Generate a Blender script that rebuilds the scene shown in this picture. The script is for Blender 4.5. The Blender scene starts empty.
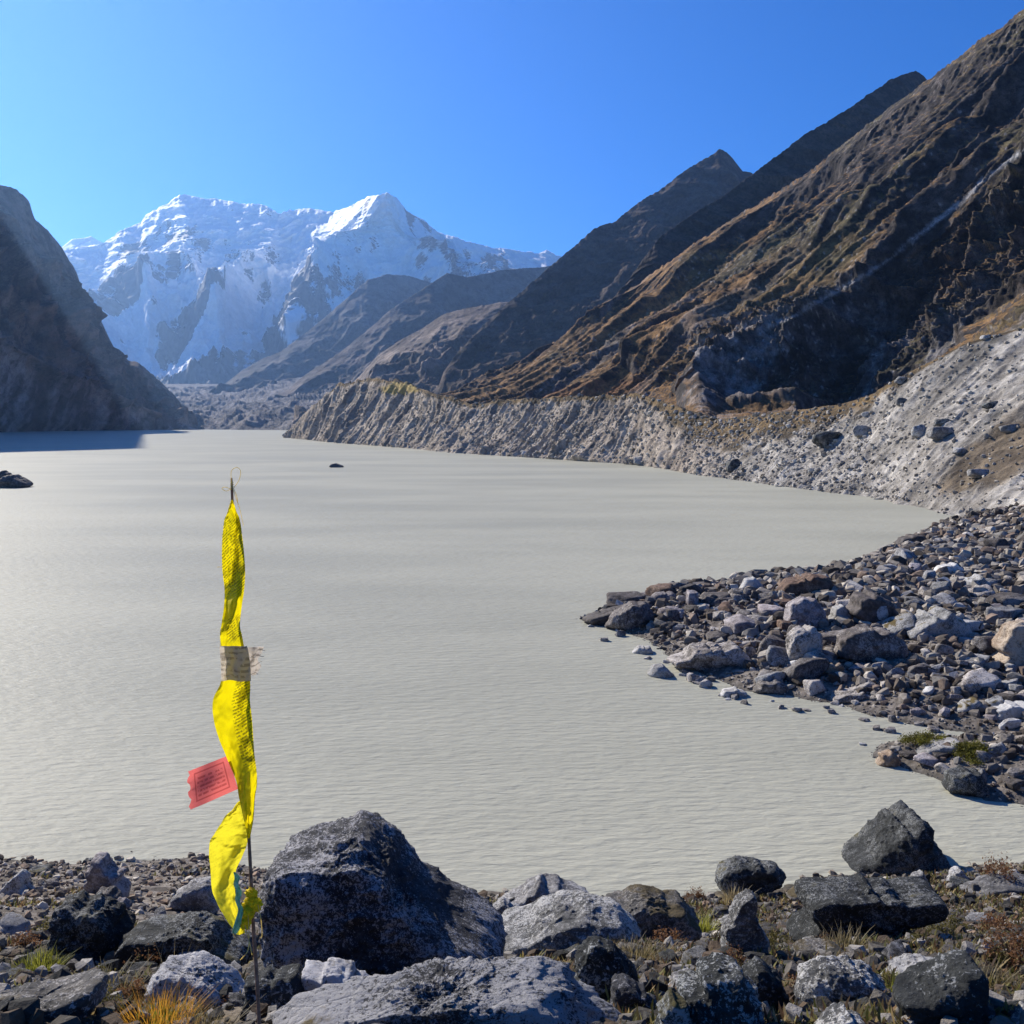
import bpy, bmesh, math, random
import numpy as np
from mathutils import Vector

# ------------------------------------------------------------------ camera, world, sun
S = bpy.context.scene
COL = S.collection
F = 1050.0; HOR = 423.0; CZ = 10.0
PITCH = math.atan((512 - HOR) / F)
cd = bpy.data.cameras.new('camera'); cam = bpy.data.objects.new('camera', cd); COL.objects.link(cam)
cam.location = (0, 0, CZ); cam.rotation_euler = (math.pi / 2 - PITCH, 0, 0)
cd.sensor_width = 36; cd.lens = 36 * F / 1024; cd.clip_start = 0.05; cd.clip_end = 30000
S.camera = cam
SUN_AZ, SUN_EL = math.radians(40), math.radians(31)       # azimuth: left of the view direction
sdir = Vector((-math.sin(SUN_AZ) * math.cos(SUN_EL), math.cos(SUN_AZ) * math.cos(SUN_EL), math.sin(SUN_EL)))
w = bpy.data.worlds.new('World'); S.world = w; w.use_nodes = True
nt = w.node_tree; bg = nt.nodes['Background']
sky = nt.nodes.new('ShaderNodeTexSky'); sky.sky_type = 'NISHITA'; sky.sun_disc = False
sky.sun_elevation = SUN_EL; sky.sun_rotation = -SUN_AZ
sky.altitude = 3000; sky.air_density = 1.0; sky.dust_density = 1.0; sky.ozone_density = 2.5
hs = nt.nodes.new('ShaderNodeHueSaturation'); hs.inputs['Saturation'].default_value = 1.95
mt = nt.nodes.new('ShaderNodeMix'); mt.data_type = 'RGBA'; mt.blend_type = 'MULTIPLY'; mt.inputs[0].default_value = 1; mt.inputs[7].default_value = (.30, .84, 1.20, 1)
nt.links.new(sky.outputs[0], hs.inputs['Color']); nt.links.new(hs.outputs[0], mt.inputs[6]); nt.links.new(mt.outputs[2], bg.inputs[0])
bg.inputs[1].default_value = 0.076
sl = bpy.data.lights.new('sun', 'SUN'); sl.energy = 5.0; sl.angle = math.radians(0.5); sl.color = (1, .93, .82)
so = bpy.data.objects.new('sun', sl); COL.objects.link(so)
so.rotation_euler = sdir.to_track_quat('Z', 'Y').to_euler()
S.view_settings.view_transform = 'Standard'; S.view_settings.look = 'None'
S.view_settings.exposure = 0.68; S.view_settings.gamma = 1
S.cycles.max_bounces = 6; S.cycles.diffuse_bounces = 3; S.cycles.glossy_bounces = 3
S.cycles.transmission_bounces = 3; S.cycles.volume_bounces = 0; S.cycles.volume_max_steps = 64
S.cycles.use_denoising = True

# ------------------------------------------------------------------ numeric helpers
cp, sp_ = math.cos(PITCH), math.sin(PITCH)
def at(px, py, Y):
    """world point seen at (px, py) of the photograph, at ground distance Y"""
    a = (np.asarray(px, float) - 512) / F; b = (512 - np.asarray(py, float)) / F
    dy = cp + b * sp_; dz = -sp_ + b * cp
    t = np.asarray(Y, float) / dy
    return np.stack([a * t, np.asarray(Y, float) + 0 * a, CZ + dz * t], -1)
def on_z(px, py, z=0.0):
    b = (512 - py) / F
    dy = cp + b * sp_; dz = -sp_ + b * cp
    return (z - CZ) / dz * dy
def proj(P):
    x, y, z = P[..., 0], P[..., 1], P[..., 2] - CZ
    d = y * cp - z * sp_
    return 512 + F * x / d, 512 - F * (y * sp_ + z * cp) / d

_r = np.random.RandomState(7)
_perm = np.tile(_r.permutation(256), 3).astype(np.int32)
_g = _r.normal(size=(256, 3)); _g /= np.linalg.norm(_g, axis=1)[:, None]; _g = _g.astype(np.float32)
def noise(x, y, z):
    x, y, z = [np.asarray(q, np.float32) for q in (x, y, z)]
    x, y, z = np.broadcast_arrays(x, y, z)
    xi, yi, zi = np.floor(x), np.floor(y), np.floor(z)
    fx, fy, fz = x - xi, y - yi, z - zi
    xi, yi, zi = xi.astype(np.int32) & 255, yi.astype(np.int32) & 255, zi.astype(np.int32) & 255
    u, v, w_ = [q * q * q * (q * (q * 6 - 15) + 10) for q in (fx, fy, fz)]
    def gr(i, j, k):
        h = _perm[_perm[_perm[xi + i] + yi + j] + zi + k] & 255
        g = _g[h]
        return g[..., 0] * (fx - i) + g[..., 1] * (fy - j) + g[..., 2] * (fz - k)
    a = gr(0, 0, 0) * (1 - u) + gr(1, 0, 0) * u
    b = gr(0, 1, 0) * (1 - u) + gr(1, 1, 0) * u
    c = gr(0, 0, 1) * (1 - u) + gr(1, 0, 1) * u
    d = gr(0, 1, 1) * (1 - u) + gr(1, 1, 1) * u
    return ((a * (1 - v) + b * v) * (1 - w_) + (c * (1 - v) + d * v) * w_) * 1.6
def fbm(x, y, z, o=5, g=0.5, l=2.03):
    s = 0; a = 1; t = 0
    for i in range(o):
        s = s + a * noise(x + 17.3 * i, y + 5.1 * i, z + 9.7 * i); t += a
        a *= g; x = x * l; y = y * l; z = z * l
    return s / t
def ridged(x, y, z, o=5, g=0.5, l=2.03):
    s = 0; a = 1; t = 0; p = 1
    for i in range(o):
        n = 1 - np.abs(noise(x + 11.3 * i, y + 7.1 * i, z + 3.7 * i)) * 1.6
        n = np.clip(n, 0, 1) ** 2
        s = s + a * n * p; t += a; p = np.clip(n * 1.4, 0.25, 1)
        a *= g; x = x * l; y = y * l; z = z * l
    return s / t
def sstep(a, b, x):
    t = np.clip((x - a) / (b - a), 0, 1); return t * t * (3 - 2 * t)
def seg_dist(px, py, poly):
    """distance (in the units of px) to a polyline, and the side (+ below / right)"""
    best = np.full(px.shape, 1e9); side = np.zeros(px.shape)
    for (x0, y0), (x1, y1) in zip(poly[:-1], poly[1:]):
        dx, dy = x1 - x0, y1 - y0
        t = np.clip(((px - x0) * dx + (py - y0) * dy) / (dx * dx + dy * dy), 0, 1)
        ex, ey = px - x0 - t * dx, py - y0 - t * dy
        d = np.hypot(ex, ey); m = d < best
        best = np.where(m, d, best); side = np.where(m, np.sign(dx * ey - dy * ex), side)
    return best, side
def in_poly(x, y, poly):
    ins = np.zeros(x.shape, bool); n = len(poly)
    for i in range(n):
        x0, y0 = poly[i]; x1, y1 = poly[(i + 1) % n]
        c = ((y0 > y) != (y1 > y))
        with np.errstate(divide='ignore', invalid='ignore'):
            xx = (x1 - x0) * (y - y0) / (y1 - y0 if y1 != y0 else 1e-9) + x0
        ins ^= c & (x < xx)
    return ins
def blob(px, py, cx, cy, rx, ry, ang=0):
    c, s = math.cos(math.radians(ang)), math.sin(math.radians(ang))
    u = ((px - cx) * c + (py - cy) * s) / rx; v = (-(px - cx) * s + (py - cy) * c) / ry
    return np.exp(-(u * u + v * v))

# ------------------------------------------------------------------ mesh / object helpers
def mesh(name, V, Fc, smooth=True, col=None, uv=None):
    V = np.ascontiguousarray(V, np.float32).reshape(-1, 3)
    Fc = np.ascontiguousarray(Fc, np.int32); k = Fc.shape[1]
    me = bpy.data.meshes.new(name)
    me.vertices.add(len(V)); me.vertices.foreach_set('co', V.ravel())
    me.loops.add(Fc.size); me.loops.foreach_set('vertex_index', Fc.ravel())
    me.polygons.add(len(Fc))
    me.polygons.foreach_set('loop_start', np.arange(0, Fc.size, k, dtype=np.int32))
    me.polygons.foreach_set('loop_total', np.full(len(Fc), k, np.int32))
    me.polygons.foreach_set('use_smooth', np.full(len(Fc), smooth, bool))
    if col is not None:
        c = np.ones((len(V), 4), np.float32); c[:, :col.shape[-1]] = col.reshape(-1, col.shape[-1])
        a = me.color_attributes.new('Col', 'FLOAT_COLOR', 'POINT'); a.data.foreach_set('color', c.ravel())
    if uv is not None:
        l = me.uv_layers.new(name='UVMap')
        l.data.foreach_set('uv', np.ascontiguousarray(uv.reshape(-1, 2)[Fc.ravel()], np.float32).ravel())
    me.update(calc_edges=True); me.validate()
    return me
def grid_faces(nr, nc):
    i = np.arange(nr - 1)[:, None] * nc + np.arange(nc - 1)[None]
    return np.stack([i, i + 1, i + nc + 1, i + nc], -1).reshape(-1, 4)
def link(name, me, mat=None, parent=None):
    o = bpy.data.objects.new(name, me); COL.objects.link(o)
    if mat and not me.materials: me.materials.append(mat)
    if parent: o.parent = parent
    return o
def tag(o, label=None, cat=None, group=None, kind=None):
    if label: o['label'] = label
    if cat: o['category'] = cat
    if group: o['group'] = group
    if kind: o['kind'] = kind
    return o
def empty(name, loc):
    o = bpy.data.objects.new(name, None); COL.objects.link(o); o.location = loc; return o

# ------------------------------------------------------------------ materials
class NT:
    def __init__(s, name):
        s.m = bpy.data.materials.new(name); s.m.use_nodes = True; s.t = s.m.node_tree
        s.b = s.t.nodes['Principled BSDF']; s.out = s.t.nodes['Material Output']
    def n(s, typ, **kw):
        nd = s.t.nodes.new(typ)
        for k, v in kw.items():
            if k.startswith('i_'): s.put(nd.inputs[k[2:].replace('_', ' ')], v)
            else: setattr(nd, k, v)
        return nd
    def put(s, inp, v):
        if hasattr(v, 'bl_idname') and not hasattr(v, 'is_output'): v = v.outputs[0]
        if hasattr(v, 'is_output'): s.t.links.new(v, inp)
        elif isinstance(v, tuple) and len(v) == 3 and inp.type == 'RGBA': inp.default_value = (*v, 1)
        else: inp.default_value = v
    def math(s, op, a, b=0.0, c=None, clamp=False):
        nd = s.t.nodes.new('ShaderNodeMath'); nd.operation = op; nd.use_clamp = clamp
        s.put(nd.inputs[0], a); s.put(nd.inputs[1], b)
        if c is not None: s.put(nd.inputs[2], c)
        return nd.outputs[0]
    def mix(s, f, a, b, mode='MIX'):
        nd = s.t.nodes.new('ShaderNodeMix'); nd.data_type = 'RGBA'; nd.blend_type = mode
        s.put(nd.inputs[0], f); s.put(nd.inputs[6], a); s.put(nd.inputs[7], b); return nd.outputs[2]
    def ramp(s, x, lo, hi, a=0.0, b=1.0):
        nd = s.t.nodes.new('ShaderNodeMapRange'); nd.interpolation_type = 'SMOOTHSTEP'
        s.put(nd.inputs[0], x); s.put(nd.inputs[1], lo); s.put(nd.inputs[2], hi); s.put(nd.inputs[3], a); s.put(nd.inputs[4], b)
        return nd.outputs[0]
    def noise(s, vec, scale, detail=6, rough=.6, dist=0.0):
        nd = s.t.nodes.new('ShaderNodeTexNoise'); s.put(nd.inputs['Vector'], vec)
        nd.inputs['Scale'].default_value = scale; nd.inputs['Detail'].default_value = detail
        nd.inputs['Roughness'].default_value = rough; nd.inputs['Distortion'].default_value = dist
        return nd.outputs[0]
    def bump(s, h, dist, strength=1.0, normal=None):
        nd = s.t.nodes.new('ShaderNodeBump'); s.put(nd.inputs['Height'], h)
        nd.inputs['Distance'].default_value = dist; nd.inputs['Strength'].default_value = strength
        if normal is not None: s.put(nd.inputs['Normal'], normal)
        return nd.outputs[0]

def terrain_mat(name, sc, bump_d, contrast=(.55, 1.45), rough=.92):
    k = NT(name); co = k.n('ShaderNodeTexCoord').outputs['Object']
    at_ = k.n('ShaderNodeAttribute', attribute_name='Col').outputs['Color']
    n1 = k.noise(co, sc, 8, .68); n2 = k.noise(co, sc * 7, 5, .7)
    f = k.ramp(k.math('ADD', k.math('MULTIPLY', n1, .6), k.math('MULTIPLY', n2, .4)), .34, .66, *contrast)
    k.put(k.b.inputs['Base Color'], k.mix(1.0, at_, f, 'MULTIPLY'))
    k.b.inputs['Roughness'].default_value = rough; k.b.inputs['Specular IOR Level'].default_value = .2
    k.put(k.b.inputs['Normal'], k.bump(k.math('ADD', n1, k.math('MULTIPLY', n2, .35)), bump_d, .9))
    return k.m

def rock_mat(name, dark, mid, pale, amount=.5, sc=2.0, moss=0.0, mosscol=(.10, .075, .02), bump_d=.03):
    k = NT(name); tc = k.n('ShaderNodeTexCoord'); oi = k.n('ShaderNodeObjectInfo')
    rnd = oi.outputs['Random']
    off = k.n('ShaderNodeVectorMath', operation='ADD'); k.put(off.inputs[0], tc.outputs['Object'])
    cb = k.n('ShaderNodeCombineXYZ'); k.put(cb.inputs[0], k.math('MULTIPLY', rnd, 53.0)); k.put(cb.inputs[1], k.math('MULTIPLY', rnd, 31.0))
    k.put(off.inputs[1], cb.outputs[0]); co = off.outputs[0]
    n0 = k.noise(co, sc * .45, 3, .5); n1 = k.noise(co, sc * 2.2, 9, .72, .3); n2 = k.noise(co, sc * 11, 6, .75); n3 = k.noise(co, sc * 34, 4, .7)
    vor = k.n('ShaderNodeTexVoronoi', feature='DISTANCE_TO_EDGE', i_Vector=co); vor.inputs['Scale'].default_value = sc * 1.1
    crack = k.ramp(vor.outputs['Distance'], 0.0, .03, 1, 0)
    c = k.mix(k.ramp(n1, .38, .62), dark, mid)
    s = k.math('ADD', k.math('MULTIPLY', n1, .25), k.math('MULTIPLY', n2, .42)); s = k.math('ADD', s, k.math('MULTIPLY', n3, .4))
    s = k.math('ADD', s, k.math('MULTIPLY', k.math('SUBTRACT', n0, .5), .30))
    lo = .62 - .16 * amount
    c = k.mix(k.ramp(s, lo, lo + .045), c, pale)
    c = k.mix(k.math('MULTIPLY', k.ramp(n3, .60, .72), .6), c, (dark[0] * .6, dark[1] * .6, dark[2] * .6))
    # per-object brightness so that neighbours differ
    c = k.mix(1.0, c, k.ramp(rnd, 0, 1, .72, 1.28), 'MULTIPLY')
    if moss > 0:
        g = k.n('ShaderNodeNewGeometry'); sx = k.n('ShaderNodeSeparateXYZ'); k.put(sx.inputs[0], g.outputs['Normal'])
        mm = k.math('MULTIPLY', k.ramp(sx.outputs['Z'], .1, .75), k.ramp(k.math('ADD', k.math('MULTIPLY', n0, .6), k.math('MULTIPLY', n1, .4)), .60 - .2 * moss, .68 - .2 * moss))
        mc = k.mix(k.ramp(n2, .4, .6), (mosscol[0] * .5, mosscol[1] * .5, mosscol[2] * .5), mosscol)
        c = k.mix(mm, c, mc)
    k.put(k.b.inputs['Base Color'], c); k.b.inputs['Roughness'].default_value = .82; k.b.inputs['Specular IOR Level'].default_value = .3
    h = k.math('ADD', k.math('MULTIPLY', n1, 1.0), k.math('MULTIPLY', n2, .35)); h = k.math('ADD', h, k.math('MULTIPLY', n3, .12))
    h = k.math('SUBTRACT', h, k.math('MULTIPLY', crack, .10))
    k.put(k.b.inputs['Normal'], k.bump(h, bump_d, 1.0))
    return k.m

def plain(name, c, rough=.8, transl=0.0, var=.3, sc=30):
    k = NT(name); co = k.n('ShaderNodeTexCoord').outputs['Object']; n = k.noise(co, sc, 5, .65)
    cc = k.mix(1.0, c, k.ramp(n, .3, .7, 1 - var, 1 + var), 'MULTIPLY')
    k.put(k.b.inputs['Base Color'], cc); k.b.inputs['Roughness'].default_value = rough
    if transl:
        t = k.n('ShaderNodeBsdfTranslucent'); k.put(t.inputs[0], cc); mx = k.n('ShaderNodeMixShader'); mx.inputs[0].default_value = transl
        k.t.links.new(k.b.outputs[0], mx.inputs[1]); k.t.links.new(t.outputs[0], mx.inputs[2]); k.t.links.new(mx.outputs[0], k.out.inputs[0])
    return k.m

# ------------------------------------------------------------------ terrain patches
def patch(name, rows, nu, nvs, disp, colf, mat, crow=None, span=.5, base_k=0.0, jag=0.0, dens=0.0):
    """rows: polylines of (px, py, Y) read off the photograph, from the foot of a slope to its crest and over its back."""
    R = []
    if crow is None: crow = len(rows) - 2
    t_ = np.linspace(0, 1, nu)
    if dens:
        r = np.array(rows[crow], float); xs = np.linspace(r[0, 0], r[-1, 0], 2000); Y = np.interp(xs, r[:, 0], r[:, 2])
        Pw = at(xs, xs * 0 + 400, Y)[:, :2]; L = np.concatenate([[0], np.cumsum(np.hypot(*np.diff(Pw, axis=0).T))])
        t_ = (1 - dens) * t_ + dens * np.interp(np.linspace(0, 1, nu), L / L[-1], np.linspace(0, 1, 2000))
    for ri, r in enumerate(rows):
        r = np.array(r, float); xs = r[0, 0] + (r[-1, 0] - r[0, 0]) * t_
        py = np.interp(xs, r[:, 0], r[:, 1]); Y = np.interp(xs, r[:, 0], r[:, 2])
        kk = max(3, nu // 40) | 1
        ker = np.hanning(kk + 2)[1:-1]; ker /= ker.sum()
        Y = np.convolve(np.pad(Y, kk // 2, mode='edge'), ker, 'valid')
        if ri == crow: jg = jag * (1.6 * fbm(xs / 22, 0 * xs + ri, 0 * xs, 6, .62) + .5 * noise(xs / 3.1, 0 * xs + 3, 0 * xs))
        R.append(np.stack([xs, py, Y], -1))
    R = np.array(R); out = []
    n = len(R)
    for i in range(n - 1):
        p0, p1, p2, p3 = R[max(i - 1, 0)], R[i], R[i + 1], R[min(i + 2, n - 1)]
        for t in np.linspace(0, 1, nvs[i], endpoint=(i == n - 2)):
            out.append(p1 * (1 - t) + p2 * t)
    G = np.array(out)
    vrow = np.concatenate([np.linspace(i, i + 1, nvs[i], endpoint=(i == n - 2)) for i in range(n - 1)])
    G[..., 1] += jg[None] * sstep(crow - .09, crow, vrow)[:, None]
    P = at(G[..., 0], G[..., 1], G[..., 2])
    def normals(P):
        du = np.gradient(P, axis=1); dv = np.gradient(P, axis=0)
        N = np.cross(du, dv); N /= np.linalg.norm(N, axis=-1, keepdims=True) + 1e-9
        return np.where((N[..., 2:3] < 0), -N, N)
    N = normals(P)
    # soften the base normals so that displacement does not crease at the rows
    for _ in range(4):
        N[1:-1] = (N[:-2] + N[1:-1] * 2 + N[2:]) / 4
    N /= np.linalg.norm(N, axis=-1, keepdims=True)
    V = np.broadcast_to(vrow[:, None], P.shape[:2])
    d = disp(P, G[..., 0], G[..., 1], V)
    # near the crest the relief grows out of the face instead of adding height to the skyline
    kc = np.clip(sstep(crow - span, crow - .02, V) * sstep(crow + .5, crow + .05, V) + base_k * (V < crow), 0, 1)
    H3 = np.array([0, 0, CZ]) - P; H3 /= np.linalg.norm(H3, axis=-1, keepdims=True)
    d = d * (1 - .9 * sstep(crow, crow + .25, V))
    Dr = N * (1 - kc[..., None]) + H3 * kc[..., None]; Dr /= np.linalg.norm(Dr, axis=-1, keepdims=True)
    P2 = P + Dr * d[..., None]
    N2 = normals(P2)
    c = colf(P2, G[..., 0], G[..., 1], V, N2, d)
    me = mesh(name, P2, grid_faces(*P.shape[:2]), True, np.clip(c, 0, 1))
    o = link(name, me, mat); tag(o, kind='structure')
    return o, P2
def C3(*c): return np.array(c, float)
def mixc(m, a, b): m = np.clip(m, 0, 1)[..., None]; return a * (1 - m) + b * m
def aniso(P, c, lam, st, seed=0.0, o=5, kind='r', warp=.0):
    c = np.array([c[0], c[1]]) / math.hypot(*c); f = np.array([-c[1], c[0]])
    a = (P[..., 0] * c[0] + P[..., 1] * c[1]) / lam; b = (P[..., 0] * f[0] + P[..., 1] * f[1]) / (lam * st); z = P[..., 2] / (lam * st)
    if warp: a = a + warp * fbm(a * .4 + 3, b * 1.5, z, 3)
    return (ridged if kind == 'r' else fbm)(a + seed, b + seed * .7, z, o)

# --- snow massif -----------------------------------------------------------
snow_sky = [(40, 262), (62, 250), (104, 243), (117, 233), (141, 222), (146, 214), (167, 204), (180, 194), (202, 198), (220, 199), (240, 203), (264, 205),
            (280, 213), (290, 210), (309, 208), (327, 212), (347, 208), (368, 197), (388, 192), (397, 198), (406, 211), (424, 220),
            (438, 232), (456, 238), (485, 246), (503, 248), (538, 253), (547, 250), (557, 255), (600, 268), (660, 290)]
def Yc(px): return np.interp(px, [40, 180, 290, 388, 560, 660], [5250, 5600, 5550, 5250, 5950, 6350])
def snow_disp(P, px, py, v):
    d = 0 * px
    for poly, wd, h in [([(388, 192), (365, 225), (335, 270), (318, 305), (295, 350)], 34, 200),
                        ([(368, 199), (345, 225), (330, 245)], 12, 70), ([(378, 195), (362, 222), (352, 250)], 10, 60), ([(350, 208), (328, 228), (312, 250)], 12, 60), ([(388, 192), (415, 240), (432, 285), (450, 330)], 30, 170),
                        ([(180, 194), (190, 230), (180, 270), (210, 320), (225, 370)], 40, 150),
                        ([(117, 233), (135, 262), (150, 285), (160, 320)], 28, 150),
                        ([(280, 213), (268, 250), (240, 290), (215, 330)], 24, 120),
                        ([(456, 238), (470, 270), (480, 300)], 20, 100), ([(503, 248), (520, 280)], 20, 90),
                        ([(125, 275), (100, 320), (95, 350)], 30, 120), ([(235, 300), (200, 340), (190, 370)], 26, 110)]:
        dd, _ = seg_dist(px, py, poly); d = d + h * np.clip(1 - dd / wd, 0, 1) ** 1.2
    far = sstep(0.0, .5, v) * (1 - .25 * sstep(1.75, 1.98, v) * (v < 2.3))
    d = d + (ridged(P[..., 0] / 700, P[..., 1] / 900, P[..., 2] / 900, 7, .52) - .35) * 190 * far
    d = d + (aniso(P, (1, .2), 180, 3.0, 5.0, 5, 'r', .5) - .35) * 60 * far
    d = d + (ridged(P[..., 0] / 150, P[..., 1] / 150, P[..., 2] / 120, 6, .6) - .4) * 60 * far
    d = d + fbm(P[..., 0] / 60, P[..., 1] / 60, P[..., 2] / 60, 4) * 20
    return d
def snow_col(P, px, py, v, N, d):
    n = fbm(P[..., 0] / 260, P[..., 1] / 260, P[..., 2] / 160, 6, .6)
    n2 = aniso(P, (1, .2), 60, 5, 2.0, 5, 'f', .6)
    steep = 1 - N[..., 2]
    def sp(poly, soft=9):
        dd, _ = seg_dist(px, py, list(poly) + [poly[0]]); return sstep(-soft, soft, np.where(in_poly(px, py, poly), dd, -dd) + 16 * n + 14 * n2)
    gul = aniso(P, (1, .3), 95, 6, 8.0, 5, 'f', .9)
    r = -.40 + .5 * (steep - .6) + .9 * n + 1.0 * n2 + .4 * gul
    r = r + .42 * sp([(150, 300), (160, 262), (178, 222), (190, 222), (212, 265), (208, 300), (185, 312)]) + .45 * sp([(104, 262), (112, 248), (150, 238), (160, 232), (150, 255), (122, 266)], 6)
    r = r + .8 * sp([(88, 304), (128, 272), (168, 306), (150, 326), (112, 332)], 4) + .7 * sp([(156, 348), (172, 318), (218, 312), (226, 328), (200, 352), (168, 366)], 4)
    r = r + .38 * sp([(222, 290), (262, 250), (285, 250), (262, 282), (232, 300)]) + .5 * sp([(405, 215), (440, 240), (500, 262), (560, 285), (520, 300), (430, 300), (415, 260)], 8)
    r = r + .45 * sp([(325, 300), (370, 240), (385, 240), (375, 290), (340, 310)]) + .8 * sp([(235, 372), (262, 318), (300, 285), (330, 290), (330, 400), (220, 400)], 8)
    for pl_, w_ in [([(300, 288), (262, 312), (215, 345), (172, 370)], 7), ([(255, 338), (215, 358), (185, 372)], 5), ([(110, 335), (140, 322), (165, 312), (188, 312)], 6), ([(385, 200), (392, 240), (400, 280)], 10)]:
        dd, _ = seg_dist(px, py, pl_); r = r - 1.2 * sstep(w_ + 3, w_ - 3, dd + 4 * n)
    r = r + 1.4 * sstep(358, 382, py + 14 * n)
    m = sstep(0.0, .08, r)
    rock = mixc(sstep(-.3, .3, n2), C3(.045, .042, .05), C3(.14, .13, .135))
    return mixc(m, C3(.90, .91, .92) * np.ones(P.shape), rock)
rows = [[(20, 425, 3600), (300, 425, 3700), (660, 425, 4200)],
        [(30, 370, 4200), (160, 375, 4100), (225, 375, 4200), (300, 345, 4300), (400, 320, 4600), (660, 350, 5200)],
        [(x, y, float(Yc(x))) for x, y in snow_sky],
        [(x, y + 60, float(Yc(x)) + 500) for x, y in snow_sky]]
snow_m = terrain_mat('snow_rock', .012, 6, (.86, 1.1), .7)
patch('snow_mountain_range', rows, 760, [60, 330, 30], snow_disp, snow_col, snow_m, span=.6, base_k=.25, jag=2.2)
# small snow peak seen past the left shoulder
sp2 = [(30, 262), (62, 247), (72, 239), (84, 238), (91, 236), (97, 240), (104, 243), (118, 252), (140, 262)]
patch('distant_snow_peak', [[(20, 330, 7000), (140, 330, 7000)], [(x, y, 7600) for x, y in sp2], [(x, y + 30, 8100) for x, y in sp2]], 120, [50, 10],
      lambda P, px, py, v: (ridged(P[..., 0] / 260, P[..., 1] / 260, P[..., 2] / 260, 5) - .4) * 120 * (v < .95),
      lambda P, px, py, v, N, d: mixc(sstep(.1, .3, fbm(P[..., 0] / 120, P[..., 1] / 90, P[..., 2] / 90, 4)), C3(.86, .88, .9) * np.ones(P.shape), C3(.2, .2, .22)), snow_m)

# --- middle ridges ---------------------------------------------------------
def ridge_disp(A, lam, c, fine, edge=.6):
    def f(P, px, py, v):
        k = 1 - edge * sstep(.75, 1.0, v) * (v < 1.2)
        d = (ridged(P[..., 0] / lam, P[..., 1] / lam, P[..., 2] / lam, 6, .52) - .4) * A * k
        d = d + (aniso(P, c, lam * .28, 3.5, 3.0, 5, 'r', .5) - .35) * A * .35 * k
        return d + fbm(P[..., 0] / fine, P[..., 1] / fine, P[..., 2] / fine, 4) * fine * .22
    return f
def ridge_col(a, b, lam, tint=None):
    def f(P, px, py, v, N, d):
        n = fbm(P[..., 0] / lam, P[..., 1] / lam, P[..., 2] / lam * 1.5, 6, .6)
        return mixc(sstep(-.25, .3, n), np.array(a), np.array(b)) * np.ones(P.shape)
    return f
far_m = terrain_mat('far_rock', .03, 8, (.4, 1.6))
mid_m = terrain_mat('mid_rock', .07, 4, (.4, 1.6))
dark1 = [(215, 392), (240, 372), (264, 358), (280, 352), (298, 339), (324, 318), (347, 298), (368, 280), (388, 274), (409, 276), (432, 283), (470, 296), (540, 320)]
patch('far_dark_ridge', [[(205, 418, 2600), (330, 415, 2800), (540, 415, 3300)], [(x, y, 2950 + (x - 200) * 3.0) for x, y in dark1],
                         [(x + 8, y + 30, 3300 + (x - 200) * 3.0) for x, y in dark1]], 300, [120, 12], ridge_disp(60, 320, (1, -.6), 22),
      ridge_col((.045, .042, .045), (.12, .105, .10), 120), far_m, jag=1.0)
dark2 = [(230, 420), (290, 388), (309, 372), (339, 353), (368, 330), (391, 309), (409, 298), (432, 283), (447, 273), (467, 277), (503, 270), (541, 267), (580, 262), (640, 250)]
patch('far_brown_ridge', [[(215, 428, 1950), (330, 422, 2050), (640, 420, 2700)], [(x, y, 2200 + (x - 220) * 2.4) for x, y in dark2],
                          [(x + 8, y + 30, 2500 + (x - 220) * 2.4) for x, y in dark2]], 340, [130, 12], ridge_disp(52, 250, (1, -.6), 18),
      ridge_col((.05, .04, .038), (.14, .11, .095), 90), far_m, jag=1.2)
brown = [(300, 425), (340, 392), (359, 377), (377, 356), (397, 342), (420, 330), (444, 314), (467, 308), (497, 303), (540, 300), (600, 300)]
patch('gullied_brown_ridge', [[(290, 432, 1300), (400, 430, 1200), (600, 430, 1150)], [(x, y, 1650 + (x - 300) * .3) for x, y in brown],
                              [(x + 8, y + 25, 1850 + (x - 300) * .3) for x, y in brown]], 360, [150, 12], ridge_disp(48, 170, (1, -.8), 10),
      ridge_col((.09, .065, .05), (.25, .195, .155), 45), mid_m, jag=1.2)
# --- debris covered glacier at the head of the lake
def gl_disp(P, px, py, v):
    return (ridged(P[..., 0] / 130, P[..., 1] / 160, P[..., 2] / 130, 6, .6) - .35) * 26 * sstep(0, .15, v) + fbm(P[..., 0] / 14, P[..., 1] / 14, P[..., 2] / 14, 4) * 4
patch('debris_covered_glacier', [[(120, 430.5, 1560), (199, 429.8, 1600), (300, 431, 1450), (380, 433, 1300)],
                                 [(120, 424, 1640), (199, 421, 1680), (300, 419, 1560), (380, 420, 1400)],
                                 [(120, 404, 2300), (225, 402, 2400), (290, 400, 2100), (380, 400, 1800)],
                                 [(120, 384, 3300), (225, 384, 3500), (290, 374, 3200), (380, 380, 2800)],
                                 [(120, 392, 4300), (380, 392, 4300)]], 420, [24, 110, 80, 10], gl_disp,
      ridge_col((.07, .064, .068), (.19, .17, .165), 40), mid_m)

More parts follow.
